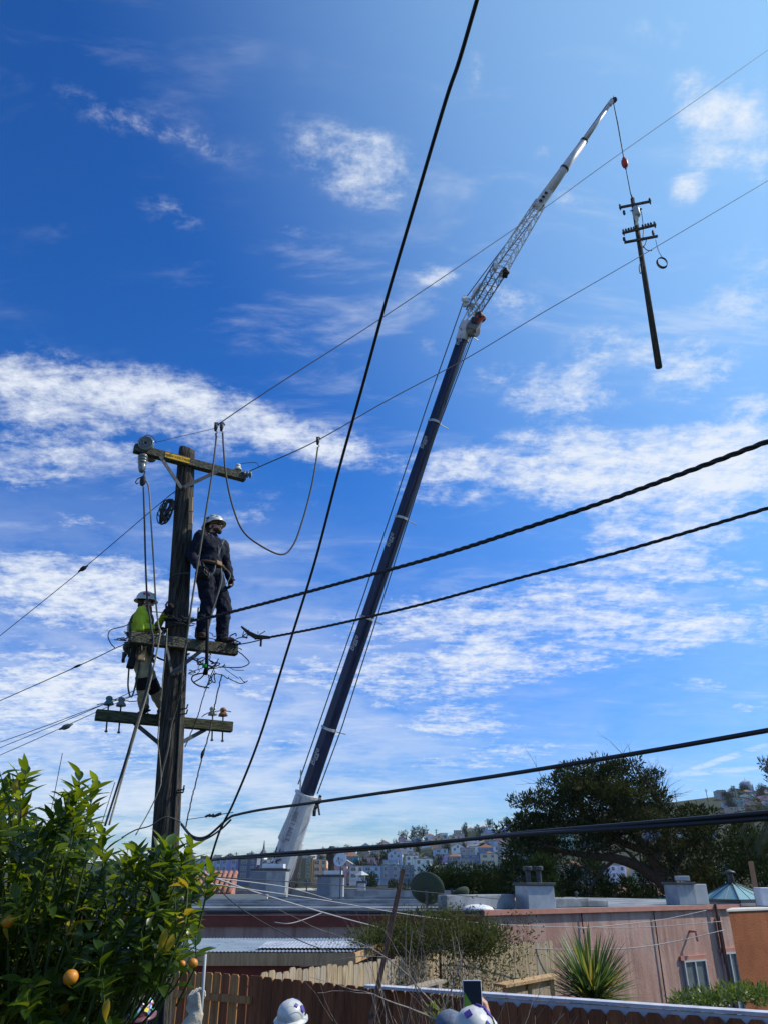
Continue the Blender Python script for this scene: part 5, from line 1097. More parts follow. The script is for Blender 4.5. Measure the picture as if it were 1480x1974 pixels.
# thin pale service wires low across the roofs
for i, (pts, r, m_) in enumerate((([(395, 1683, 12), (430, 1698, 13), (500, 1722, 15), (600, 1752, 18), (700, 1780, 20), (800, 1803, 21), (930, 1820, 22), (1060, 1830, 22.5), (1200, 1829, 24), (1300, 1815, 25.5), (1395, 1793, 26.5)], .013, M_pale), ([(395, 1702, 12), (520, 1720, 14), (640, 1738, 16), (800, 1765, 18), (935, 1780, 20), (1080, 1787, 22), (1250, 1787, 25), (1392, 1776, 27)], .009, M_pale),
                              ([(400, 1692, 12), (480, 1700, 16), (560, 1712, 20), (640, 1735, 22)], .010, M_pale), ([(398, 1686, 11), (450, 1740, 11.5), (520, 1785, 12), (600, 1822, 13), (660, 1840, 14)], .007, M_wire), ([(400, 1690, 12), (560, 1700, 16), (660, 1707, 19), (800, 1718, 22), (960, 1733, 25)], .009, M_wire),
                              ([(1115, 1790, 20), (1200, 1782, 22), (1280, 1772, 24), (1360, 1755, 26)], .009, M_pale), ([(530, 1778, 20), (560, 1780, 20), (600, 1768, 21), (620, 1760, 22)], .010, M_pale))):
    line('service_wire', pts, r, ('pale drooping wire from the citrus edge to the brown service mast', 'second pale wire sagging across the pink wall', 'short pale wire over left grey roof', 'dark thin wire falling from the citrus edge to the shed roof', 'dark thin wire stretching level across the chimneys', 'faint wire rising right across the pink wall', 'short loose wire curling on the mauve wall')[i], 'wire', m_, 'thin wires over the roofs')
for i, (x1, y1, x2, y2) in enumerate(((100, 1560, 121, 1452), (196, 1590, 222, 1508))):
    line('whip_aerial', [(x1, y1, 12), ((x1+x2)/2, (y1+y2)/2, 12), (x2, y2, 12)], .006, ('thin whip aerial rising behind left part of the citrus', 'thin whip aerial just left of the hand lines')[i], 'aerial', M_wire)

# ------------------------------------------------------------------ crane
CA = at(545, 1668, 50); CB = at(899, 630, 40)
def on(A, B, py):
    lo, hi = -.3, 1.2
    for _ in range(50):
        q = (lo+hi)/2
        if proj(A.lerp(B, q))[1] > py: lo = q
        else: hi = q
    return A.lerp(B, lo)
t = thing('mobile_crane', (CA.x-1, 50, ground(CA.x, 50)), 'tall mobile crane with navy telescopic boom and white lattice jib', 'crane')
dB = (CB-CA).normalized(); side = -dB.cross(Vector((0, 0, 1))).normalized(); upB = dB.cross(side)
def bsec(mb, a, b, w0, w1, hk=1.15, n=14, mi=0):
    vs = []; 
    for p, w in ((a, w0), (b, w1)):
        for j in range(n):
            th = 2*math.pi*j/n; cx_ = math.cos(th); sy_ = math.sin(th); e = .62
            vs.append(p+side*w/2*math.copysign(abs(cx_)**e, cx_)+upB*w*hk/2*math.copysign(abs(sy_)**e, sy_))
    mb.add(vs, [(j, (j+1) % n, n+(j+1) % n, n+j) for j in range(n)]+[tuple(reversed(range(n))), tuple(range(n, 2*n))], mi)
ys_ = [1760, 1530, 1403, 1190, 997, 812, 640]; ws = [1.25, 1.10, .76, .73, .70, .67, .63, .58]
for i in range(6):
    a = on(CA, CB, ys_[i]); b = on(CA, CB, ys_[i+1]); m = MB(); w0, w1 = (ws[0], ws[1]) if i == 0 else (ws[i+1], ws[i+1]-.01)
    bsec(m, a, b, w0, w1); bs = m.build('boom_section', M_cream if i == 0 else M_navy, t, smooth=False, bevel=0)
    m = MB(); c0 = b-dB*.25; c1 = b+dB*.02; bsec(m, b-dB*.13, c1, w1+.12, w1+.12); m.build('collar', M_cream, bs)
    if i:
        m = MB(); c = b-dB*.1
        m.beam(c+side*.3-upB*w1*.5, c+side*1.0-upB*w1*.72, .05, .05); m.beam(c-side*w1*.5, c-side*(w1*.5+.22)+dB*.1, .05, .05); m.build('bracket', M_grey, bs)
        nrm = (-side*.62-upB*.35); fdir = Vector((0, 0, CZ))-a; fdir = (fdir-dB*fdir.dot(dB)).normalized(); lat = dB.cross(fdir)
        lat = lat if lat.x < 0 else -lat
        cc = (a*.25+b*.75) if i > 1 else a*.45+b*.55
        if i == 5: cc = a*.12+b*.88
        fac = (fdir*.86+lat*.50).normalized(); vv = dB.cross(fac); vv = vv if vv.z > 0 or True else vv
        rr_ = w1*.60
        text('Bigge', .66*w1, bs, mat('faded_lettering', (.42, .44, .48), rough=.6), cc+fac*rr_*.99+lat*.07*w1, dB, fac.cross(dB), .004, 'lettering', shear=.25)
# base lettering
fdir = Vector((0, 0, CZ))-CA; fdir = (fdir-dB*fdir.dot(dB)).normalized(); lat = dB.cross(fdir); lat = lat if lat.x < 0 else -lat
bsn = [o for o in C.objects if o.parent == t and o.name.startswith('boom_section')][0]
fac = (fdir*.97+lat*.25).normalized()
text('LTM 1300', .42, bsn, M_grey, on(CA, CB, 1590)+fac*.66+lat*.05, dB, fac.cross(dB), .004, 'lettering')
text('AXE', .9, bsn, mat('navy_letter', (.03, .03, .06), rough=.5), on(CA, CB, 1662)+(fdir*.8+lat*.6).normalized()*.70, dB, (fdir*.8+lat*.6).normalized().cross(dB), .004, 'lettering')
# hydraulic details on the base section
m = MB(); a = on(CA, CB, 1535); 
for s_ in (-1, 1): m.beam(a-side*.66*s_, a-side*.66*s_-dB*1.0, .12, .3)
m.beam(a-side*.7, a-side*1.05-dB*2.6, .10, .10); m.beam(a-side*1.05-dB*2.6, a-side*.6-dB*2.8, .10, .10); m.beam(a-side*.6+dB*.2, a-side*1.15+dB*1.5, .09, .09); m.beam(a-side*.72-dB*.3, a-side*.74-dB*9.5, .07, .07); m.build('guard_frame', M_cream, t)
m = MB(); c = a+side*.8-upB*.25-dB*.4
for k in range(7): m.tube([c+Vector((rnd(-.2, .2), rnd(-.2, .2), rnd(-.4, .4))), c+Vector((rnd(-.3, .3), rnd(-.3, .3), rnd(-.6, .6)))], rnd(.05, .12), 8)
m.lathe([(.2, -.2), (.2, .2)], c+dB*.3, side, 14); m.build('hose_reel', M_dark, t)
m = MB(); c = a+side*.62-dB*3.4; m.lathe([(.13, 0), (.13, .75)], c, side, 10); m.beam(c, c+dB*2.6+side*.15, .05, .05); m.build('winch_pin', M_grey, t)
m = MB(); a = on(CA, CB, 1650); m.beam(a+side*.62-upB*.3+dB*.9, a+side*.45-upB*.4-dB*1.2, .35, .15); m.build('side_guard', M_white, t)
m = MB()
for k in range(3): m.tube([on(CA, CB, 1640)+side*(.50+.10*k)-upB*.6, on(CA, CB, 1770)+side*(.55+.16*k)-upB*.9], .055, 8)
m.build('lift_cylinder', mat('chrome_rod', (.30, .26, .26), rough=.3, metal=.7), t)
# superstructure and carrier, standing below the roofs
bx, by, bz = CA.x-1.2, 50.6, ground(CA.x, 50)
m = MB(); m.box((bx-1.5, by, bz+2.2), (6.5, 2.6, 1.5)); m.box((bx-4.6, by, bz+2.4), (1.6, 2.8, 1.9)); m.build('counterweight_deck', M_cream, t, bevel=.06)
cab = MB(); cab.box((bx+1.4, by-1.7, bz+2.3), (1.7, 1.0, 1.7)); cb = cab.build('cab', M_cream, t, bevel=.08); g2 = MB(); g2.box((bx+1.5, by-2.22, bz+2.5), (1.2, .02, .9)); g2.build('cab_glass', M_glass, cb)
m = MB(); m.box((bx, by, bz+1.05), (15, 2.7, .7)); m.box((bx+7.8, by, bz+1.4), (1.6, 2.7, 1.6)); m.build('carrier', M_navy, t, bevel=.06)
for k in range(6):
    for s_ in (-1, 1):
        m = MB(); m.lathe([(.3, -.2), (.68, -.2), (.74, -.12), (.74, .12), (.68, .2), (.3, .2)], (bx-5.5+k*2.1, by+s_*1.25, bz+.74), (0, 1, 0), 20); wh = m.build('wheel', M_black, t, smooth=False); m = MB(); m.lathe([(.3, -.16), (.2, -.22), (.01, -.22)] if s_ < 0 else [(.3, .16), (.2, .22), (.01, .22)], (bx-5.5+k*2.1, by+s_*1.25, bz+.74), (0, 1, 0), 14); m.build('rim', M_grey, wh)
# head, lattice and tip
hd_ = on(CA, CB, 634); m = MB(); bsec(m, hd_-dB*.9, hd_+dB*.45, .74, .82); m.build('boom_head', M_cream, t)
m = MB(); c = at(912, 629, 39.6); m.box(c, (.75, .7, .95), Matrix.Rotation(.5, 3, 'Y')); m.lathe([(.42, -.3), (.42, .3)], c-dB*.3+side*.1, side.cross(dB), 16); m.build('sheave_block', mat('olive_grey_steel', (.20, .20, .19), (.13, .13, .12), 5, .5), t, bevel=.04)
m = MB(); c = at(921, 617, 39.4); m.box(c, (.5, .45, .85), Matrix.Rotation(.75, 3, 'Y')); m.build('red_winch', M_red, t, bevel=.05); m = MB(); c2 = at(925, 611, 39.4); m.lathe([(.28, -.3), (.28, .3)], c2, side, 12); m.lathe([(.26, -.2), (.26, .2)], c-Vector((.25, .1, .2)), dB, 12); m.build('winch_motor', M_dark, t)
J0 = at(908, 606, 39.8); J1 = at(1046, 383, 37.6); J2 = at(1181, 192, 35.0)
def lattice(A, B, w0, w1, bays, name, m_, r=.05, rd=.024):
    d = (B-A).normalized(); s_ = d.cross(Vector((0, -1, .3))).normalized(); u = s_.cross(d); m = MB(); P = []
    for k in range(bays+1):
        p = A.lerp(B, k/bays); w = w0+(w1-w0)*k/bays; P.append([p+s_*w/2*a_+u*w/2*b_ for a_, b_ in ((-1, -1), (1, -1), (1, 1), (-1, 1))])
    for j in range(4): m.tube([q[j] for q in P], r, 6)
    for k in range(bays):
        for j in range(4):
            a_, b_ = P[k], P[k+1]; j2 = (j+1) % 4; m.tube([a_[j], b_[j2]] if k % 2 else [a_[j2], b_[j]], rd, 4); m.tube([b_[j], b_[j2]], rd, 4)
    return m.build(name, m_, t)
lattice(J0, J0.lerp(J1, .38), .72, .85, 7, 'jib_foot_lattice', M_grey, .055)  # white lattice like the rest, its shade put into the grey material
lattice(J0.lerp(J1, .38), J0.lerp(J1, .96), .88, .62, 12, 'jib_lattice', M_cream, .045)
dJ = (J2-J1).normalized(); 
q = J0.lerp(J1, .37)
for s_ in (-1, 1): m = MB(); m.box(q+side*s_*.38, (.3, .3, .45), Matrix.Rotation(.5, 3, 'Y')); m.build('joint_block', M_cream, t, bevel=.03)
m = MB(); m.box(q+side*.5-upB*.2, (.35, .3, .45)); m.lathe([(.2, -.2), (.2, .2)], q+side*.2-upB*.5, side, 12); m.build('jib_pulley', M_dark, t)
m = MB(); q = J0.lerp(J1, .97); m.tube([q-dJ*.5, q+dJ*.9], .37, 10); m.build('jib_collar', M_cream, t); m = MB()
for k in range(3): m.box(q+dJ*(k*.35-.2)+Vector((0, -.42, -.1)), (.22, .06, .16), Matrix.Rotation(.5, 3, 'Y'))
m.build('jib_collar_plate', M_dark, t)
m = MB(); m.tube([J1, J1.lerp(J2, .58)], [.36, .26], 12); m.build('jib_tube', M_cream, t, smooth=True)
m = MB(); m.tube([J1.lerp(J2, .56), J1.lerp(J2, .9)], [.20, .13], 12); m.build('jib_tip_tube', M_cream, t, smooth=True)
for f_, r_ in ((.58, .28), (.3, .335)):
    m = MB(); q = J1.lerp(J2, f_); m.tube([q-dJ*.1, q+dJ*.06], r_, 12); m.build('jib_ring', M_dark, t)
m = MB(); q = J1.lerp(J2, .97); m.tube([J1.lerp(J2, .88), q], [.16, .10], 8); m.box(q, (.35, .25, .6), Matrix.Rotation(.6, 3, 'Y')); m.build('jib_head', M_cream, t, bevel=.03)
m = MB(); m.lathe([(.26, -.06), (.22, 0), (.26, .06)], J2+Vector((.02, 0, -.1)), side, 16); m.tube([J2, J2+Vector((.12, 0, .45))], .04, 5); m.build('tip_sheave', M_dark, t)
# A-frame at the jib foot
m = MB(); h0 = at(884, 632, 40); h1 = at(897, 580, 39.6); h2 = at(912, 575, 39.6); h3 = at(906, 590, 39.6)
for p, q in ((h0, at(902, 597, 39.6)), (at(897, 632, 40), at(906, 598, 39.6)), (h0, at(918, 596, 39.6)), (h1, at(903, 590, 39.6)), (at(903, 590, 39.6), at(912, 606, 39.6)), (at(896, 590, 39.6), at(910, 589, 39.6)), (h1, h2), (h2, at(925, 600, 39.6)), (at(890, 628, 40), at(915, 612, 39.7)), (at(905, 628, 40), at(916, 600, 39.7))): m.tube([p, q], .055, 6)
m.build('strut_frame', M_cream, t)
m = MB(); m.tube([at(908, 574, 39.6), at(914, 566, 39.5)], .11, 8); m.tube([at(914, 566, 39.5), at(927, 549, 39.3)], .20, 10); m.build('luffing_cylinder', M_white, t, smooth=True)
m = MB(); m.lathe([(.3, -.12), (.3, .12)], at(897, 578, 39.6), (.4, -1, .2), 14); m.box(at(903, 589, 39.6), (.8, .2, .16)); m.build('guide_sheave', M_cream, t)
def cab_(pts, r, lb='hoist_rope'):
    m = MB(); m.tube([at(*p) for p in pts], r*1.25, 5); m.build(lb, M_wire, t)
cab_([(894, 578, 39.7), (830, 760, 42), (700, 1150, 45.5), (575, 1512, 48.5)], .03)
cab_([(894, 578, 39.7), (1043, 378, 37.6), (1177, 190, 35)], .03)
cab_([(912, 645, 39.7), (838, 840, 42), (660, 1400, 47), (612, 1530, 48.5)], .03); cab_([(903, 643, 39.8), (830, 840, 42), (650, 1400, 47), (605, 1530, 48.5)], .018)
cab_([(950, 520, 39), (1048, 395, 37.6)], .03); cab_([(908, 646, 39.7), (842, 822, 42)], .018)
# hoist line, hook ball
hook = at(1203, 314, 35)
m = MB(); m.tube([at(1181, 196, 35), at(1190, 240, 35), hook+Vector((0, 0, .3))], [.035, .045, .035], 6); m.build('hoist_line', M_dark, t)
t = thing('hook_ball', hook, 'red and black hook ball on the crane hoist line', 'hook block')
m = MB(); m.lathe([(.05, -.42), (.15, -.38), (.21, -.2), (.22, 0), (.21, .2), (.14, .32), (.06, .42), (.04, .5)], hook, n=18); m.build('ball', M_red, t, smooth=True); m = MB(); m.lathe([(.10, .36), (.12, .4), (.09, .5)], hook, n=12); m.tube([hook-Vector((0, 0, .4)), hook-Vector((0, 0, .62))], .06, 8); m.build('swivel', M_dark, t)
top = at(1218, 383, 35); bot = at(1269, 708, 35.0)
m = MB(); m.tube([hook-Vector((0, 0, .6)), top+Vector((-.05, 0, .5)), top], [.03, .035, .06], 6); tag(m.build('lifting_sling', M_dark), 'dark sling from the hook ball down to the suspended pole', 'sling')
# suspended pole
t = thing('suspended_pole', bot, 'old utility pole with three crossarms hanging from the crane', 'utility pole'); d = (bot-top).normalized()
m = MB(); m.tube([top, top.lerp(bot, .5), bot], [.13, .165, .195], 14); m.build('pole', M_pole, t, smooth=True)
SUPM = mat('dark_arm_wood', (.05, .042, .036), (.09, .075, .06), 8, .9)
for i, (x1, y1, x2, y2) in enumerate(((1191, 405, 1252, 393), (1197, 454, 1262, 438), (1201, 472, 1265, 460))):
    a = at(x1, y1, 35.45); b = at(x2, y2, 34.35); a += Vector((0, -.2, 0)); b += Vector((0, -.2, 0)); m = MB(); m.beam(a, b, .11, .15); ar_ = m.build('crossarm', SUPM, t)
    for k_, f_ in enumerate({0: (.03, .97), 1: (.04, .12, .2, .28, .36, .62, .7, .78, .86, .96), 2: ()}[i]):
        p = a.lerp(b, f_); m = MB(); m.lathe([(.02, .0), (.03, .10), (.07, .13), (.075, .18), (.04, .27), (.005, .29)], p+Vector((0, 0, .04)), n=8); m.build('insulator', M_porc if k_ % 3 == 0 else M_dark, ar_)
        if f_ < .1 or f_ > .9: m = MB(); m.tube([p, p-Vector((0, 0, .22))], .05, 6); m.build('end_fitting', M_dark, ar_)
c = at(1225, 409, 34.75); m = MB(); m.lathe([(.20, -.36), (.24, -.30), (.25, 0), (.25, .28), (.2, .38), (.08, .42)], c, n=18); tr_ = m.build('transformer', mat('transformer_grey', (.30, .36, .38), (.38, .43, .45), 3, .45), t, smooth=True)
m = MB(); m.tube([c+Vector((-.2, -.1, .05)), c+Vector((-.4, -.1, .0))], .04, 6); m.tube([c+Vector((.2, -.1, .2)), c+Vector((.38, -.1, .16))], .05, 6); m.build('bushing', M_dark, tr_)
m = MB()
for k in range(5): m.tube(spline([at(1224+rnd(-2, 2), 414, 34.7), at(1223+k*1.6, 422, 34.7), at(1226+rnd(-3, 3), 434, 34.7)], 3), .035, 5)
m.build('sling_wrap', mat('pale_sling', (.62, .60, .48), rough=.8), t)
for (px, py, hh) in ((1202, 410, .45), (1258, 449, .5), (1202, 461, .35)): m = MB(); c = at(px, py, 34.8); m.tube([c+Vector((0, 0, hh/2)), c+Vector((0, 0, .1)), c-Vector((0, 0, .1)), c-Vector((0, 0, hh/2))], [.03, .09, .09, .03], 8); m.build('cutout', mat('cutout_brown', (.22, .08, .06), rough=.4) if py == 449 else M_dark, t)
for pts in ([(1230, 398), (1236, 412), (1239, 440), (1238, 465)], [(1203, 462), (1206, 465), (1213, 465), (1219, 462)], [(1245, 462), (1243, 470), (1238, 478)], [(1260, 452), (1256, 460)], [(1238, 474), (1246, 482), (1256, 483)], [(1234, 505), (1231, 515), (1233, 527), (1236, 523), (1238, 508)]):
    m = MB(); m.tube(spline([at(x, y, 34.7) for x, y in pts], 5), .028, 5); m.build('loose_wire', M_dark, t)
m = MB(); m.tube(spline([at(1263, 462, 34.4), at(1266, 476, 34.4), at(1270, 487, 34.4), at(1275, 495, 34.4)], 5), .02, 5); c = at(1276, 505, 34.4)
for k in range(4):
    P = [c+Vector((math.cos(q*math.pi/9)*(.30+.01*k), .04*k, math.sin(q*math.pi/9)*(.40+.012*k))) for q in range(19)]; m.tube(P, .022, 5)
tag(m.build('wire_coil', M_dark), 'small coil of wire dangling beside the suspended pole', 'wire coil')
# ------------------------------------------------------------------ people
M_skin = mat('skin', (.46, .26, .19), (.52, .31, .23), 12, .55)
M_hair = mat('dark_hair', (.035, .02, .014), (.07, .04, .025), 60, .7)
M_beard = mat('red_beard', (.26, .09, .035), (.16, .055, .02), 70, .8)
M_navyc = mat('navy_cloth', (.005, .007, .016), (.010, .013, .028), 14, .8, bump=1.0, bscale=10)
M_hiv = mat('hi_vis_cloth', (.46, .56, .03), (.34, .44, .03), 7, .75, bump=1.0, bscale=9)
M_tan = mat('khaki_cloth', (.46, .36, .22), (.30, .24, .14), 8, .9, bump=1.0, bscale=9)
M_glove = mat('dark_glove', (.018, .018, .02), rough=.75)
M_lglove = mat('pale_leather_glove', (.50, .44, .34), (.38, .34, .27), 18, .8, bump=.6, bscale=30)
M_boot = mat('brown_boot', (.045, .03, .022), (.08, .055, .04), 20, .8)
M_hat = mat('white_hat', (.62, .62, .59), (.50, .50, .48), 5, .35, spec=.5)
grime(M_hat, (.25, .23, .21), 14, (1, 1, 1), .54, .70, .6)
M_belt = mat('leather_belt', (.10, .055, .03), (.05, .03, .02), 14, .7)
M_strap = mat('harness_strap', (.14, .15, .16), (.08, .085, .09), 30, .8)
grime(M_pink, (.20, .125, .10), 3.0, (1.6, 1.6, .10), .50, .72, .75); grime(M_pink, (.60, .45, .38), .7, (1, 1, 1), .52, .62, .4)
grime(M_or, (.13, .05, .03), 2.2, (1.5, 1.5, .18), .50, .72, .7)
grime(M_navy, (.06, .065, .075), 3.0, (1, 1, .35), .56, .74, .5); grime(M_cream, (.22, .21, .20), 2.5, (1, 1, .4), .54, .72, .6)
grime(M_f1, (.06, .03, .02), 3.0, (3, 3, .5), .55, .7, .7); grime(M_f1b, (.10, .05, .03), 3.0, (3, 3, .5), .55, .7, .7); grime(M_f2, (.13, .10, .07), 4.0, (3, 3, .6), .52, .7, .8)
grime(M_cgrey, (.12, .12, .12), 2.0, (1.5, 1.5, .3), .5, .7, .6); grime(M_hwall, (.45, .43, .40), .25, (1, 1, .3), .5, .7, .6) if False else None
class Rig:
    def __init__(s, origin, yaw, scale=1.0): s.o = Vector(origin); s.r = Matrix.Rotation(yaw, 3, 'Z'); s.k = scale
    def __call__(s, v): return s.o+s.r @ (Vector(v)*s.k)
    def d(s, v): return s.r @ Vector(v)
def remesh(o, size, smooth=2, disp=0):
    md = o.modifiers.new('join', 'REMESH'); md.mode = 'VOXEL'; md.voxel_size = size; md.use_smooth_shade = True
    sm = o.modifiers.new('soften', 'SMOOTH'); sm.factor = .5; sm.iterations = smooth
    if disp:
        tx = bpy.data.textures.get('folds') or bpy.data.textures.new('folds', 'CLOUDS'); tx.noise_scale = .09; tx.noise_depth = 2
        dd = o.modifiers.new('folds', 'DISPLACE'); dd.texture = tx; dd.strength = disp; dd.mid_level = .5
def hand(mb, w, d, palm, curl=.6, k=1.0, thumb=1, grip=None):
    """w wrist, d direction of the hand, palm normal (towards the palm side)"""
    d = d.normalized(); palm = (palm-d*palm.dot(d)).normalized(); s_ = d.cross(palm)*thumb
    c = w+d*.05*k
    for a in (-.028, -.01, .01, .028): mb.caps(w+s_*a*.7*k, w+d*.09*k+s_*a*k, .016*k, .015*k, 8)
    for i, (a, L1) in enumerate(((.033, .040), (.011, .046), (-.011, .043), (-.031, .034))):
        p = w+d*.092*k+s_*a*k; ang = 0; dd = d.copy()
        for j, f in enumerate((1, .68, .55)):
            ang += curl*(.9, 1.1, .8)[j]; dd = (d*math.cos(ang)+palm*math.sin(ang)); q = p+dd*L1*f*k; mb.caps(p, q, (.0105-.001*j)*k, (.0098-.001*j)*k, 8); p = q
    p = w+d*.025*k+s_*.03*k; t1 = (d*.55+s_*.8+palm*.25*curl).normalized(); q = p+t1*.042*k; mb.caps(p, q, .015*k, .012*k, 8)
    t2 = (d*.75+s_*.25+palm*(.3+.7*curl)).normalized(); mb.caps(q, q+t2*.033*k, .0118*k, .0105*k, 8); mb.caps(q+t2*.033*k, q+t2*.055*k, .0105*k, .009*k, 8)
def person(label, origin, yaw, J, top, trousers, grp=None, helmet='full', hat=None, beard=None, hair=M_hair, glove=(M_glove, M_glove), lean=(0, 0, 0), headpose=(0, 0), scale=1.0, curls=(.6, .6), shades=True, cuff=None, hatcols=None, palms=((0, -1, 0), (0, 1, 0))):
    T = Rig(origin, yaw, scale); k = scale
    D = dict(pel=(0, 0, .95), wai=(.0, 0, 1.08), che=(.0, 0, 1.30), nek=(-.01, 0, 1.47), hea=(.01, 0, 1.56), hiL=(0, .095, .93), knL=(.02, .10, .50), anL=(-.02, .11, .09), hiR=(0, -.095, .93), knR=(.02, -.10, .50), anR=(-.02, -.11, .09),
             shL=(0, .185, 1.42), elL=(-.03, .25, 1.14), wrL=(.05, .24, .89), shR=(0, -.185, 1.42), elR=(-.03, -.25, 1.14), wrR=(.05, -.24, .89)); D.update(J); bulk = D.pop('bulk', 0); J = {a: T(b) for a, b in D.items()}
    t = thing('person', Vector(origin), label, 'person', grp)
    hp, hy = headpose; H = Rig(J['hea'], yaw+R(hy), 1.0); HR = Matrix.Rotation(-R(hp), 3, 'Y')
    def hd(v): return H.o+H.r @ (HR @ (Vector(v)*k))
    hrot = H.r @ HR
    b = MB()
    # head
    b.ell(hd((-.005, 0, .085)), (.098*k, .076*k, .088*k), 18, 12, hrot); b.ell(hd((.035, 0, .02)), (.062*k, .056*k, .080*k), 16, 10, hrot); b.ell(hd((.065, 0, -.035)), (.028*k, .030*k, .022*k), 10, 8, hrot)
    b.ell(hd((.045, 0, .075)), (.056*k, .060*k, .030*k), 12, 8, hrot); b.caps(hd((.088, 0, .055)), hd((.112, 0, .018)), .010*k, .014*k, 8); b.caps(hd((.088, -.016, -.012)), hd((.088, .016, -.012)), .010*k, .010*k, 8)
    for s_ in (-1, 1): b.ell(hd((-.008, s_*.078, .03)), (.020*k, .010*k, .032*k), 10, 7, hrot); b.ell(hd((.062, s_*.035, .012)), (.022*k, .02*k, .022*k), 8, 6, hrot)
    b.caps(J['nek']-T.d((0, 0, .04)), hd((-.01, 0, .01)), .062*k, .056*k, 12)
    # torso
    def torso(mb, g=0.0):
        for a, (rx, ry, rz) in (('pel', (.115, .155, .11)), ('wai', (.10, .140, .13)), ('che', (.118, .168, .16))): mb.ell(J[a], ((rx+g)*k, (ry+g)*k, (rz+g*.5)*k), 18, 12, T.r)
        mb.ell((J['shL']+J['shR'])/2-T.d((0, 0, .02)), ((.085+g)*k, (.165+g)*k, .06*k), 16, 8, T.r)
        mb.caps(J['che'], J['wai'], (.115+g)*k, (.108+g)*k, 14); mb.caps(J['wai'], J['pel'], (.108+g)*k, (.112+g)*k, 14)
    def limb(mb, a, c, e, r, g=0.0): mb.caps(J[a], J[c], (r[0]+g)*k, (r[1]+g)*k, 12); mb.caps(J[c], J[e], (r[1]+g)*k, (r[2]+g)*k, 12)
    torso(b)
    for s_ in 'LR': limb(b, 'sh'+s_, 'el'+s_, 'wr'+s_, (.052, .040, .029)); limb(b, 'hi'+s_, 'kn'+s_, 'an'+s_, (.082, .056, .042))
    b.caps(J['nek'], J['shL'], .05*k, .052*k); b.caps(J['nek'], J['shR'], .05*k, .052*k)
    for s_, pn, cu, sg in (('L', palms[0], curls[0], -1), ('R', palms[1], curls[1], 1)):
        dd = (J['wr'+s_]-J['el'+s_]).normalized()
        if 'hd'+s_ in D: dd = T.d(D['hd'+s_]).normalized()
        hand(b, J['wr'+s_], dd, T.d(pn), cu, k*.98, sg)
    bo = b.build('body', M_skin, t); remesh(bo, .007, 2)
    # shirt, trousers
    m = MB(); torso(m, .022+bulk)
    for s_ in 'LR':
        m.caps(J['sh'+s_], J['el'+s_], (.070+bulk*.6)*k, (.058+bulk*.6)*k, 14); m.caps(J['el'+s_], J['wr'+s_].lerp(J['el'+s_], .08), (.058+bulk*.6)*k, (.046+bulk*.4)*k, 14)
        m.caps(J['nek']-T.d((0, 0, .03)), J['sh'+s_], .058*k, .066*k, 12)
    m.tube([J['nek']-T.d((0, 0, .07)), J['nek']+T.d((.01, 0, .045))], [.11*k, .074*k], 14)
    so2 = m.build('shirt', top, t); remesh(so2, .011, 3, .035)
    m = MB(); m.ell(J['pel'], (.14*k, .175*k, .12*k), 18, 10, T.r); m.ell(J['pel']+T.d((0, 0, .07)), (.122*k, .165*k, .08*k), 18, 8, T.r)
    for s_ in 'LR': limb(m, 'hi'+s_, 'kn'+s_, 'an'+s_, (.116+bulk*.6, .092+bulk*.5, .070+bulk*.3)); m.caps(J['an'+s_].lerp(J['kn'+s_], .1), J['an'+s_].lerp(J['kn'+s_], .2), .07*k, .068*k)
    to2 = m.build('trousers', trousers, t); remesh(to2, .012, 3, .04)
    # boots
    for s_ in 'LR':
        m = MB(); a = J['an'+s_]; f = T.d(D.get('ft'+s_, (1, 0, 0))).normalized(); dn = Vector((0, 0, -1))
        m.caps(a+Vector((0, 0, .13*k)), a+Vector((0, 0, .0)), .058*k, .055*k, 12); m.caps(a+dn*.035*k-f*.035*k, a+dn*.045*k+f*.15*k, .050*k, .040*k, 12); m.caps(a+dn*.02*k, a+dn*.045*k+f*.10*k, .052*k, .048*k, 12)
        o = m.build('boot', M_boot, t); remesh(o, .010, 1)
        sl = MB(); c = a+dn*.088*k+f*.055*k; sl.box(c, (.29*k, .10*k, .022*k), Matrix((f, Vector((-f.y, f.x, 0)), Vector((0, 0, 1)))).transposed()); sl.box(c-f*.10*k+dn*.012, (.08*k, .095*k, .02), Matrix((f, Vector((-f.y, f.x, 0)), Vector((0, 0, 1)))).transposed()); sl.build('sole', M_black, o, bevel=.008)
    for s_, pn, cu, sg, gm2 in (('L', palms[0], curls[0], -1, glove[0]), ('R', palms[1], curls[1], 1, glove[1])):
        if gm2 is None: continue
        m = MB(); dd = (J['wr'+s_]-J['el'+s_]).normalized()
        if 'hd'+s_ in D: dd = T.d(D['hd'+s_]).normalized()
        big = 1.60 if gm2 is M_lglove else 1.14
        hand(m, J['wr'+s_], dd, T.d(pn), cu, k*big, sg); 
        ln_ = .46 if gm2 is M_lglove else .12
        m.caps(J['wr'+s_], J['wr'+s_].lerp(J['el'+s_], ln_), (.058 if gm2 is M_lglove else .046)*k, (.082 if gm2 is M_lglove else .05)*k, 14)
        o = m.build('glove', gm2, t); remesh(o, .006, 1)
    # hair and beard
    m = MB(); m.ell(hd((-.03, 0, .055)), (.088*k, .082*k, .085*k), 16, 10, hrot); m.ell(hd((-.06, 0, -.005)), (.048*k, .062*k, .055*k), 12, 8, hrot); o = m.build('hair', hair, t); remesh(o, .008, 1)
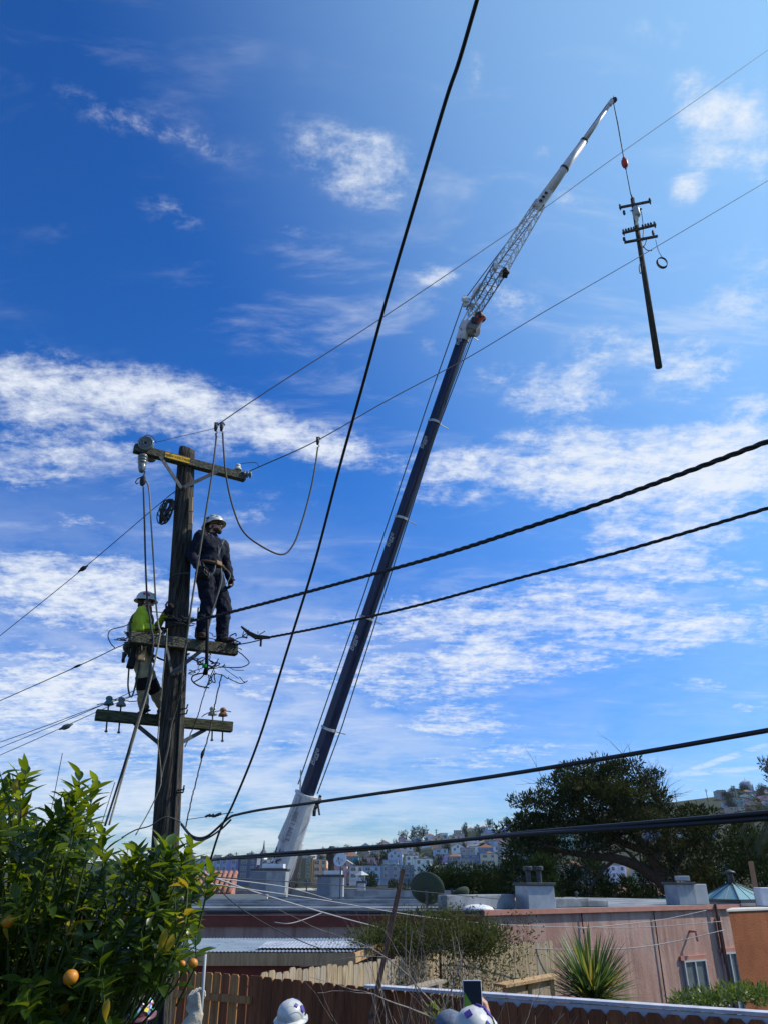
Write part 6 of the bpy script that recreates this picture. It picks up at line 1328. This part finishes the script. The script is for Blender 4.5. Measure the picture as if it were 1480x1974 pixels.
    if beard:
        m = MB(); m.ell(hd((.062, 0, -.030)), (.045*k, .050*k, .045*k), 14, 9, hrot); m.ell(hd((.075, 0, -.052)), (.038*k, .036*k, .042*k), 12, 8, hrot); m.ell(hd((.030, 0, -.018)), (.04*k, .064*k, .035*k), 14, 8, hrot)
        if beard is M_beard: m.ell(hd((.085, 0, -.085)), (.036*k, .036*k, .050*k), 12, 8, hrot)
        o = m.build('beard', beard, t); remesh(o, .007, 1)
    if shades:
        m = MB()
        for s_ in (-1, 1): m.ell(hd((.095, s_*.033, .050)), (.012*k, .030*k, .019*k), 12, 7, hrot); m.tube([hd((.09, s_*.06, .055)), hd((.0, s_*.082, .055))], .004*k, 5)
        m.build('sunglasses', M_black, t, smooth=True)
    else:
        m = MB()
        for s_ in (-1, 1): m.ell(hd((.092, s_*.032, .050)), (.010*k, .014*k, .009*k), 10, 6, hrot)
        m.build('eyes', M_hair, t, smooth=True)
    ho = None
    if helmet:
        hm = MB(); hax = hrot @ Vector((0, 0, 1)); prof = [(.122, 0), (.124, .02), (.120, .045), (.106, .075), (.082, .098), (.050, .114), (.018, .121), (.001, .122)]
        n = 28; base = hd((-.002, 0, .088)); rows = len(prof)
        for (r, h) in prof:
            for j in range(n):
                a = 2*math.pi*j/n; ridge = 1+.035*max(0, math.cos(a*2))**8*(1 if r > .03 else 0)
                hm.v.append(base+hrot @ (Vector((r*1.16*math.cos(a), r*.98*math.sin(a), h*1.08*ridge))*k))
        for i in range(rows-1):
            for j in range(n): hm.f.append((i*n+j, i*n+(j+1) % n, (i+1)*n+(j+1) % n, (i+1)*n+j)); hm.m.append(0)
        ho = hm.build('helmet', hat or M_hat, t, smooth=True)
        br = MB(); n = 32
        for r_, h in ((.112, .006), (.138, -.010), (.152, -.026), (.150, -.032), (.136, -.016), (.112, 0)):
            for j in range(n):
                a = 2*math.pi*j/n; ext = 1.0 if helmet == 'full' else (1.0 if math.cos(a) > .35 else .72); rr2 = r_ if r_ < .12 else .112+(r_-.112)*ext*(1.15 if math.cos(a) > .4 else 1)
                br.v.append(base+hrot @ (Vector((rr2*1.14*math.cos(a), rr2*1.0*math.sin(a), h*(1 if math.cos(a) < .3 else .6)))*k))
        for i in range(5):
            for j in range(n): br.f.append((i*n+j, i*n+(j+1) % n, (i+1)*n+(j+1) % n, (i+1)*n+j)); br.m.append(0)
        br.build('brim', hat or M_hat, ho, smooth=True)
        def sticker(az, el, r, m_, nsd=10, nm='sticker'):
            u = Vector((math.cos(R(az))*math.cos(R(el))*.151, math.sin(R(az))*math.cos(R(el))*.1275, math.sin(R(el))*.140)); nn_ = Vector((u.x/.143**2, u.y/.121**2, u.z/.134**2)).normalized()
            c = base+hrot @ (u*k); s3 = MB(); s3.lathe([(r*k, -.012), (r*k, .004*k), (.0005, .0048*k)], c, hrot @ nn_, nsd); s3.build(nm, m_, ho)
        t['_x'] = 0; del t['_x']
        if hatcols: 
            for args in hatcols: sticker(*args)
    return t, T, J, hd, D, ho
S_dark = mat('sticker_dark', (.05, .05, .055), rough=.4); S_red = mat('sticker_red', (.55, .06, .05), rough=.4); S_blue = mat('sticker_blue', (.10, .25, .5), rough=.4); S_yel = mat('sticker_yellow', (.8, .6, .08), rough=.4)
S_grn = mat('sticker_green', (.10, .38, .16), rough=.4); S_pale = mat('sticker_pale', (.75, .8, .85), rough=.4); S_pur = mat('sticker_purple', (.10, .06, .30), rough=.4); S_ltb = mat('sticker_light_blue', (.35, .55, .75), rough=.4); S_grey = mat('sticker_grey', (.35, .36, .36), rough=.4)
def strap(t, J, pts, r=.018, nm='strap', m_=M_strap):
    m = MB(); m.tube(spline(pts, 4), r, 6); m.build(nm, m_, t)
# --- worker standing on the middle crossarm, looking to the right
fz = along(aM, bM, 383)+up*.07; fx2 = along(aM, bM, 424)+up*.07
o = Vector(((fz.x+fx2.x)/2-.03, 9.50, (fz.z+fx2.z)/2+.0))
yaw1 = R(-32); inv = Matrix.Rotation(-yaw1, 3, 'Z')
def loc1(v): return tuple((inv @ (Vector(v)-o))/1.035)
fl = loc1(fx2+Vector((.0, .08, .10))); frr = loc1(fz+Vector((.0, .06, .10)))
t, T, J, hd, D, ho = person('bearded worker in navy clothes and stickered white helmet standing on middle crossarm', o, yaw1,
    dict(anL=fl, anR=frr, knL=(fl[0]*.6+.03, fl[1]*.8+.02, .50), knR=(frr[0]*.6+.04, frr[1]*.8, .50), pel=(-.05, -.03, .93), hiL=(-.05, .06, .91), hiR=(-.05, -.12, .91), wai=(-.06, -.03, 1.07), che=(-.07, -.03, 1.29), nek=(-.08, -.03, 1.47), hea=(-.05, -.03, 1.56), bulk=.022,
         shL=(-.05, .16, 1.41), elL=(-.03, .25, 1.13), wrL=(.08, .24, .90), hdL=(.35, -.15, -1), shR=(-.09, -.22, 1.41), elR=(-.17, -.27, 1.13), wrR=(-.0, -.29, .92), hdR=(.45, .2, -.9), ftL=(.9, .3, 0), ftR=(.8, -.5, 0)),
    M_navyc, M_navyc, beard=M_hair, headpose=(12, 12), scale=1.035, curls=(.5, .45), hatcols=((-95, 25, .022, S_dark), (-60, 45, .026, S_grey), (-120, 42, .02, S_dark), (-75, 62, .02, S_dark), (-35, 30, .018, S_grey), (-100, 8, .016, S_grey)), palms=((0, -1, 0), (0, 1, 0)))
W1 = t
m = MB(); c = J['pel']+T.d((0, 0, .10)); n = 24; vs = [c+T.d((math.cos(2*math.pi*j/n)*.165, math.sin(2*math.pi*j/n)*.20, -.01*math.cos(2*math.pi*j/n))) for j in range(n+1)]; m.tube(vs, .028, 8); m.build('tool_belt', M_belt, t)
m = MB(); m.box(c+T.d((.17, -.02, 0)), (.05, .10, .06), T.r); m.build('belt_pouch', mat('tan_leather', (.32, .20, .11), (.25, .15, .08), 14, .7), t, bevel=.01)
strap(t, J, [J['shL']+T.d((.10, -.09, .03)), J['che']+T.d((.155, .03, 0)), J['wai']+T.d((.14, -.02, .03)), c+T.d((.165, -.01, 0))], .014)
strap(t, J, [J['shR']+T.d((.10, .09, .03)), J['che']+T.d((.155, -.03, 0)), J['wai']+T.d((.14, .0, .03))], .014)
strap(t, J, [c+T.d((.16, -.06, -.02)), c+T.d((.19, -.10, -.15)), c+T.d((.16, -.15, -.22)), c+T.d((.10, -.20, -.10)), c+T.d((.06, -.20, -.02))], .009, 'lanyard')
strap(t, J, [c+T.d((.15, .05, -.02)), c+T.d((.18, .06, -.22)), c+T.d((.16, .04, -.42)), c+T.d((.12, .02, -.62)), c+T.d((.10, .0, -.85))], .017, 'lanyard', M_strap)
strap(t, J, [c+T.d((.15, .10, 0)), c+T.d((.24, .16, -.12)), c+T.d((.22, .12, -.26)), c+T.d((.16, .07, -.34))], .007, 'lanyard', M_rope)
for (f_, l_, u_) in ((.10, -.20, -.16), (.14, -.14, -.22)):
    m = MB(); q = c+T.d((f_, l_, u_)); m.tube([q+T.d((math.cos(a*.7)*.025, -.02, math.sin(a*.7)*.05)) for a in range(10)], .007, 6); m.build('carabiner', M_steel, t)
for s_ in 'LR':
    m = MB(); a = J['an'+s_].lerp(J['kn'+s_], .78); b = J['an'+s_].lerp(J['kn'+s_], .50); m.tube([a, b], [.092, .085], 14); m.build('shin_pad', mat('olive_pad', (.10, .10, .07), (.13, .13, .09), 12, .8), t)
    m = MB(); a = J['an'+s_]; m.tube([a+T.d((-.02, -.075 if s_ == 'R' else .075, .36)), a+T.d((0, -.07 if s_ == 'R' else .07, -.06)), a+T.d((.05, 0, -.10))], .010, 6); m.build('climbing_gaff', M_steel, t)
# --- hi-vis worker standing on the lowest crossarm behind the middle one
f1 = along(aL, bL, 280)+up*.065; f2 = along(aL, bL, 312)+up*.065
o = Vector(((f1.x+f2.x)/2-.08, 9.52, f1.z)); yaw2 = R(24); inv = Matrix.Rotation(-yaw2, 3, 'Z')
def loc2(v): return tuple((inv @ (Vector(v)-o))/.90)
hdt = at(322, 1178, 9.32); el_ = at(305, 1212, 9.42)
an1 = loc2(f1+Vector((-.03, -.02, .10))); an2 = loc2(f2+Vector((-.02, .08, .10)))
t, T, J, hd, D, ho = person('red-bearded worker in hi-vis yellow shirt and white helmet on lowest crossarm', o, yaw2,
    dict(anR=an1, anL=an2, pel=(-.22, 0, .92), wai=(-.25, 0, 1.07), che=(-.25, 0, 1.30), nek=(-.25, 0, 1.47), hea=(-.22, 0, 1.56), hiL=(-.21, .095, .90), hiR=(-.21, -.095, .90), knR=(-.13, -.12, .50), knL=(.0, .06, .50), bulk=.008,
         shL=(-.21, .18, 1.42), elL=(-.02, .19, 1.22), wrL=loc2(hdt), hdL=(.6, -.1, .8), shR=(-.27, -.19, 1.41), elR=(-.26, -.25, 1.14), wrR=(-.03, -.14, 1.20), hdR=(.9, .3, .1), ftR=(.2, -1, 0), ftL=(.9, .0, 0)),
    M_hiv, M_tan, beard=M_beard, hair=M_hair, headpose=(-2, -6), scale=.90, curls=(.8, .9), shades=True, hatcols=((-80, 20, .026, S_red), (-105, 24, .020, S_red), (-35, 38, .018, S_dark), (-30, 20, .015, S_dark), (-60, 35, .012, S_grey)), palms=((0, -1, 0), (0, 0, -1)))
c = J['pel']+T.d((0, 0, -.01)); n = 24
m = MB(); m.tube([c+T.d((math.cos(2*math.pi*j/n)*.155, math.sin(2*math.pi*j/n)*.19, 0)) for j in range(n+1)], .045, 8); m.build('tool_belt', M_dark, t)
m = MB(); m.tube([c+T.d((-.06, -.2, -.05)), c+T.d((-.09, -.23, -.32))], [.045, .05], 10); m.build('tool_pouch', M_black, t)
for k_ in range(20):
    a = R(-170+k_*16); q = c+T.d((math.cos(a)*.18, math.sin(a)*.22, rnd(-.08, .03))); m = MB(); m.tube([q, q+T.d((rnd(-.06, .06), rnd(-.05, .02), -rnd(.06, .16)))], rnd(.009, .022), 6); m.build('hand_tool', random.choice((M_dark, M_black, M_steel, M_belt)), t)
for k_ in range(14):
    q = c+T.d((rnd(-.22, -.02), -.22+rnd(-.05, .03), rnd(0, .14))); m = MB(); m.tube([q, q+Vector((-rnd(.06, .16), rnd(-.03, .03), rnd(-.05, .05)))], .007, 5); m.build('hand_tool', M_dark, t)
m = MB(); m.box(c+T.d((.03, -.19, -.10)), (.10, .05, .22), T.r); m.build('leather_pouch', mat('pale_leather', (.50, .38, .24), (.38, .28, .18), 12, .8), t, bevel=.015)
m = MB(); m.box(c+T.d((.15, -.06, -.16)), (.05, .12, .2), T.r); m.build('leather_pouch', MATS['pale_leather'], t, bevel=.015)
strap(t, J, [c+T.d((-.1, -.2, -.3)), c+T.d((-.08, -.24, -.55)), c+T.d((-.03, -.24, -.68)), c+T.d((.0, -.22, -.6)), c+T.d((.02, -.2, -.3)), c+T.d((.02, -.19, -.05))], .011, 'lanyard', mat('dark_green_strap', (.03, .07, .06), rough=.8))
M_refl = mat('silver_tape', (.62, .64, .62), rough=.4, metal=.2)
for s_ in (-1, 1): strap(t, J, [J['wai']+T.d((.10, s_*.08, -.03)), J['che']+T.d((.148, s_*.09, .02)), (J['shL'] if s_ > 0 else J['shR'])+T.d((.03, -s_*.09, .075)), J['che']+T.d((-.13, s_*.08, 0)), J['wai']+T.d((-.11, s_*.07, 0))], .016, 'reflective_tape', M_refl if s_ > 0 else M_strap)
m = MB(); m.ell(J['pel']+T.d((-.06, -.06, .14)), (.13, .13, .035), 14, 8, T.r); m.build('red_shirt_hem', mat('rust_cloth', (.28, .05, .02), rough=.9), t)
for s_ in 'LR':
    m = MB(); a = J['an'+s_].lerp(J['kn'+s_], .95); b = J['an'+s_].lerp(J['kn'+s_], .55); m.tube([a, b], [.088, .082], 14); m.build('shin_pad', M_black, t)
    m = MB(); a = J['an'+s_]; m.tube([a+T.d((0, -.08, .30)), a+T.d((0, -.08, -.05)), a+T.d((.03, -.04, -.10))], .010, 6); m.tube([a+T.d((0, .0, -.05)), a+T.d((.10, -.05, -.12))], [.01, .003], 6); m.build('climbing_gaff', M_steel, t)
strap(t, J, [c+T.d((.12, .1, 0)), pole_at(1268)+Vector((-.16, .05, -.02)), pole_at(1262)+Vector((0, .20, 0)), pole_at(1262)+Vector((.17, .02, .02))], .012, 'pole_strap', M_roped)

# --- people on the ground, only their heads reach into view
def ground_person(px, py_top, Y, label, yaw, J, top, trou, hat, cols, scale=1.0, helmet='full', **kw):
    tp = at(px, py_top, Y); z0 = tp.z-1.765*scale
    return person(label, (tp.x, Y, z0), yaw, J, top, trou, helmet=helmet, hat=hat, hatcols=cols, scale=scale, **kw), z0
cols = [(random.randint(-180, 180), rnd(8, 72), rnd(.018, .030), random.choice((S_red, S_blue, S_yel, S_grn, S_pale, S_ltb, S_grey, S_pur, S_dark)), random.choice((4, 5, 6, 10))) for _ in range(34)]
cols += [(-90, 38, .026, S_pale, 3), (-70, 30, .028, S_yel, 4), (-95, 15, .026, S_grn, 6), (-120, 50, .024, S_pale, 8), (-75, 52, .022, S_ltb, 4), (-110, 25, .020, S_ltb, 5)]
yA = R(90); headA = at(272, 1921, 7.7); hand_t = at(381, 1942, 7.35)
zA0 = headA.z-1.765; invA = Matrix.Rotation(-yA, 3, 'Z'); wl = tuple(invA @ (hand_t-Vector((0, 0, .06))-Vector((headA.x, 7.7, zA0))))
el2 = (wl[0]-.06, wl[1]+.20, wl[2]-.30)
(t, T, J, hd, D, ho), z0 = ground_person(272, 1921, 7.7, 'person in sticker-covered helmet gripping a long rod with a pale glove', yA, dict(shR=(.02, -.19, 1.43), elR=(wl[0]-.03, (wl[1]-.19)/2-.02, 1.38), wrR=wl, hdR=(.1, .3, 1)), M_navyc, M_navyc, mat('maroon_hat', (.16, .05, .06), (.10, .03, .04), 6, .3, spec=.6), cols, glove=(M_glove, M_lglove), curls=(.5, 1.15), palms=((0, -1, 0), (.5, -.3, 0)), headpose=(8, 0))
rd = MB(); gb = J['wrR']+Vector((.035, .0, .09)); rd.tube([Vector((gb.x+.03, gb.y, .0)), gb, Vector((gb.x-.01, gb.y, at(386, 1835, 7.35).z))], .013, 8); tag(rd.build('hot_stick', mat('fibreglass_rod', (.35, .36, .36), rough=.35), smooth=True), 'long grey rod held upright in the pale leather glove', 'rod')
colsB = [(-100, 30, .030, S_pur, 12), (-60, 20, .018, S_dark, 5), (-130, 50, .022, S_pur, 4), (-70, -2+8, .020, S_dark, 8), (-40, 55, .018, S_pur, 3)]
ground_person(563, 1929, 7.9, 'person in white hard hat with purple marks before the red-brown fence', R(84), {}, mat('grey_shirt', (.2, .2, .22), rough=.85), M_navyc, M_hat, colsB, glove=(None, None), headpose=(10, 0))
cp_ = at(912, 1944, 5.6); z0c = cp_.z-1.765; hx = at(918, 1935, 5.95)
yC = R(88); invC = Matrix.Rotation(-yC, 3, 'Z'); wC = tuple(invC @ (at(941, 1950, 5.85)-Vector((cp_.x, 5.6, z0c)))); wC2 = tuple(invC @ (at(893, 1962, 5.85)-Vector((cp_.x, 5.6, z0c))))
(t, T, J, hd, D, ho), z0 = ground_person(912, 1944, 5.6, 'person in white and purple helmet holding up a phone', yC, dict(shR=(.0, -.18, 1.43), elR=(.22, -.22, 1.38), wrR=(wC[0], wC[1], wC[2]-.04), hdR=(.0, .25, 1), shL=(.0, .18, 1.43), elL=(.2, .15, 1.35), wrL=(wC2[0], wC2[1], wC2[2]-.1), hdL=(0, -.2, 1)), M_skin if False else mat('white_tee', (.5, .5, .52), rough=.85), M_navyc, M_hat, [(-30, 40, .03, S_pur, 4), (-100, 45, .035, S_pur, 4), (-140, 20, .03, S_pur, 4), (-70, 70, .03, S_pur, 4), (-85, 20, .03, S_dark, 6), (150, 50, .03, S_pur, 4)], glove=(None, None), curls=(.5, .7), palms=((1, 0, 0), (.2, .9, 0)), headpose=(4, 0))
c = at(911, 1932, 5.80); m = MB(); w_ = .082; h_ = .165
t = thing('phone', c-Vector((0, 0, h_/2)), 'upright phone with a dark and lime green screen held by the helmeted person', 'phone'); tl = Matrix.Rotation(R(-8), 3, 'X')
m.box(c, (w_*1.5, .012, h_*1.5), tl); m.build('case', mat('phone_case', (.55, .55, .56), rough=.35), t, bevel=.005)
m = MB(); fp = tl @ Vector((0, -.0075, 0)); m.box(c+fp, (w_*1.4, .002, h_*1.42), tl); m.build('screen', mat('phone_dark', (.008, .012, .02), rough=.25), t)
m = MB(); q = [c+fp+tl @ Vector((a, -.0025, b)) for a, b in ((-.056, -.112), (.03, -.112), (.02, -.06), (-.056, .06))]; m.prism(q, tl @ Vector((0, .001, 0))); m.build('screen_image', mat('phone_lime', (.12, .26, .02), rough=.3), t)
ground_person(866, 1950, 6.6, 'person in a dark blue-grey cap beside the phone holder', R(95), {}, mat('dark_jacket', (.05, .055, .07), rough=.85), M_navyc, mat('heather_cap', (.10, .13, .18), (.16, .19, .25), 40, .9), None, glove=(None, None), headpose=(14, 0), helmet='cap')

# ------------------------------------------------------------------ air between here and the hill
hz = MB(); hz.box((0, 700, 72), (4600, 1700, 215)); ho_ = hz.build('haze', mat('haze_volume', (1, 1, 1))); ho_['kind'] = 'stuff'
m_ = ho_.data.materials[0]; tr_ = m_.node_tree; tr_.nodes.remove(tr_.nodes['Principled BSDF']); pv = tr_.nodes.new('ShaderNodeVolumePrincipled')
pv.inputs['Color'].default_value = (.72, .84, 1, 1); pv.inputs['Density'].default_value = .00005; pv.inputs['Anisotropy'].default_value = .2
tr_.links.new(pv.outputs[0], tr_.nodes['Material Output'].inputs['Volume'])
tag(ho_, 'pale blue air haze in front of the far hillside', 'haze', kind='stuff')
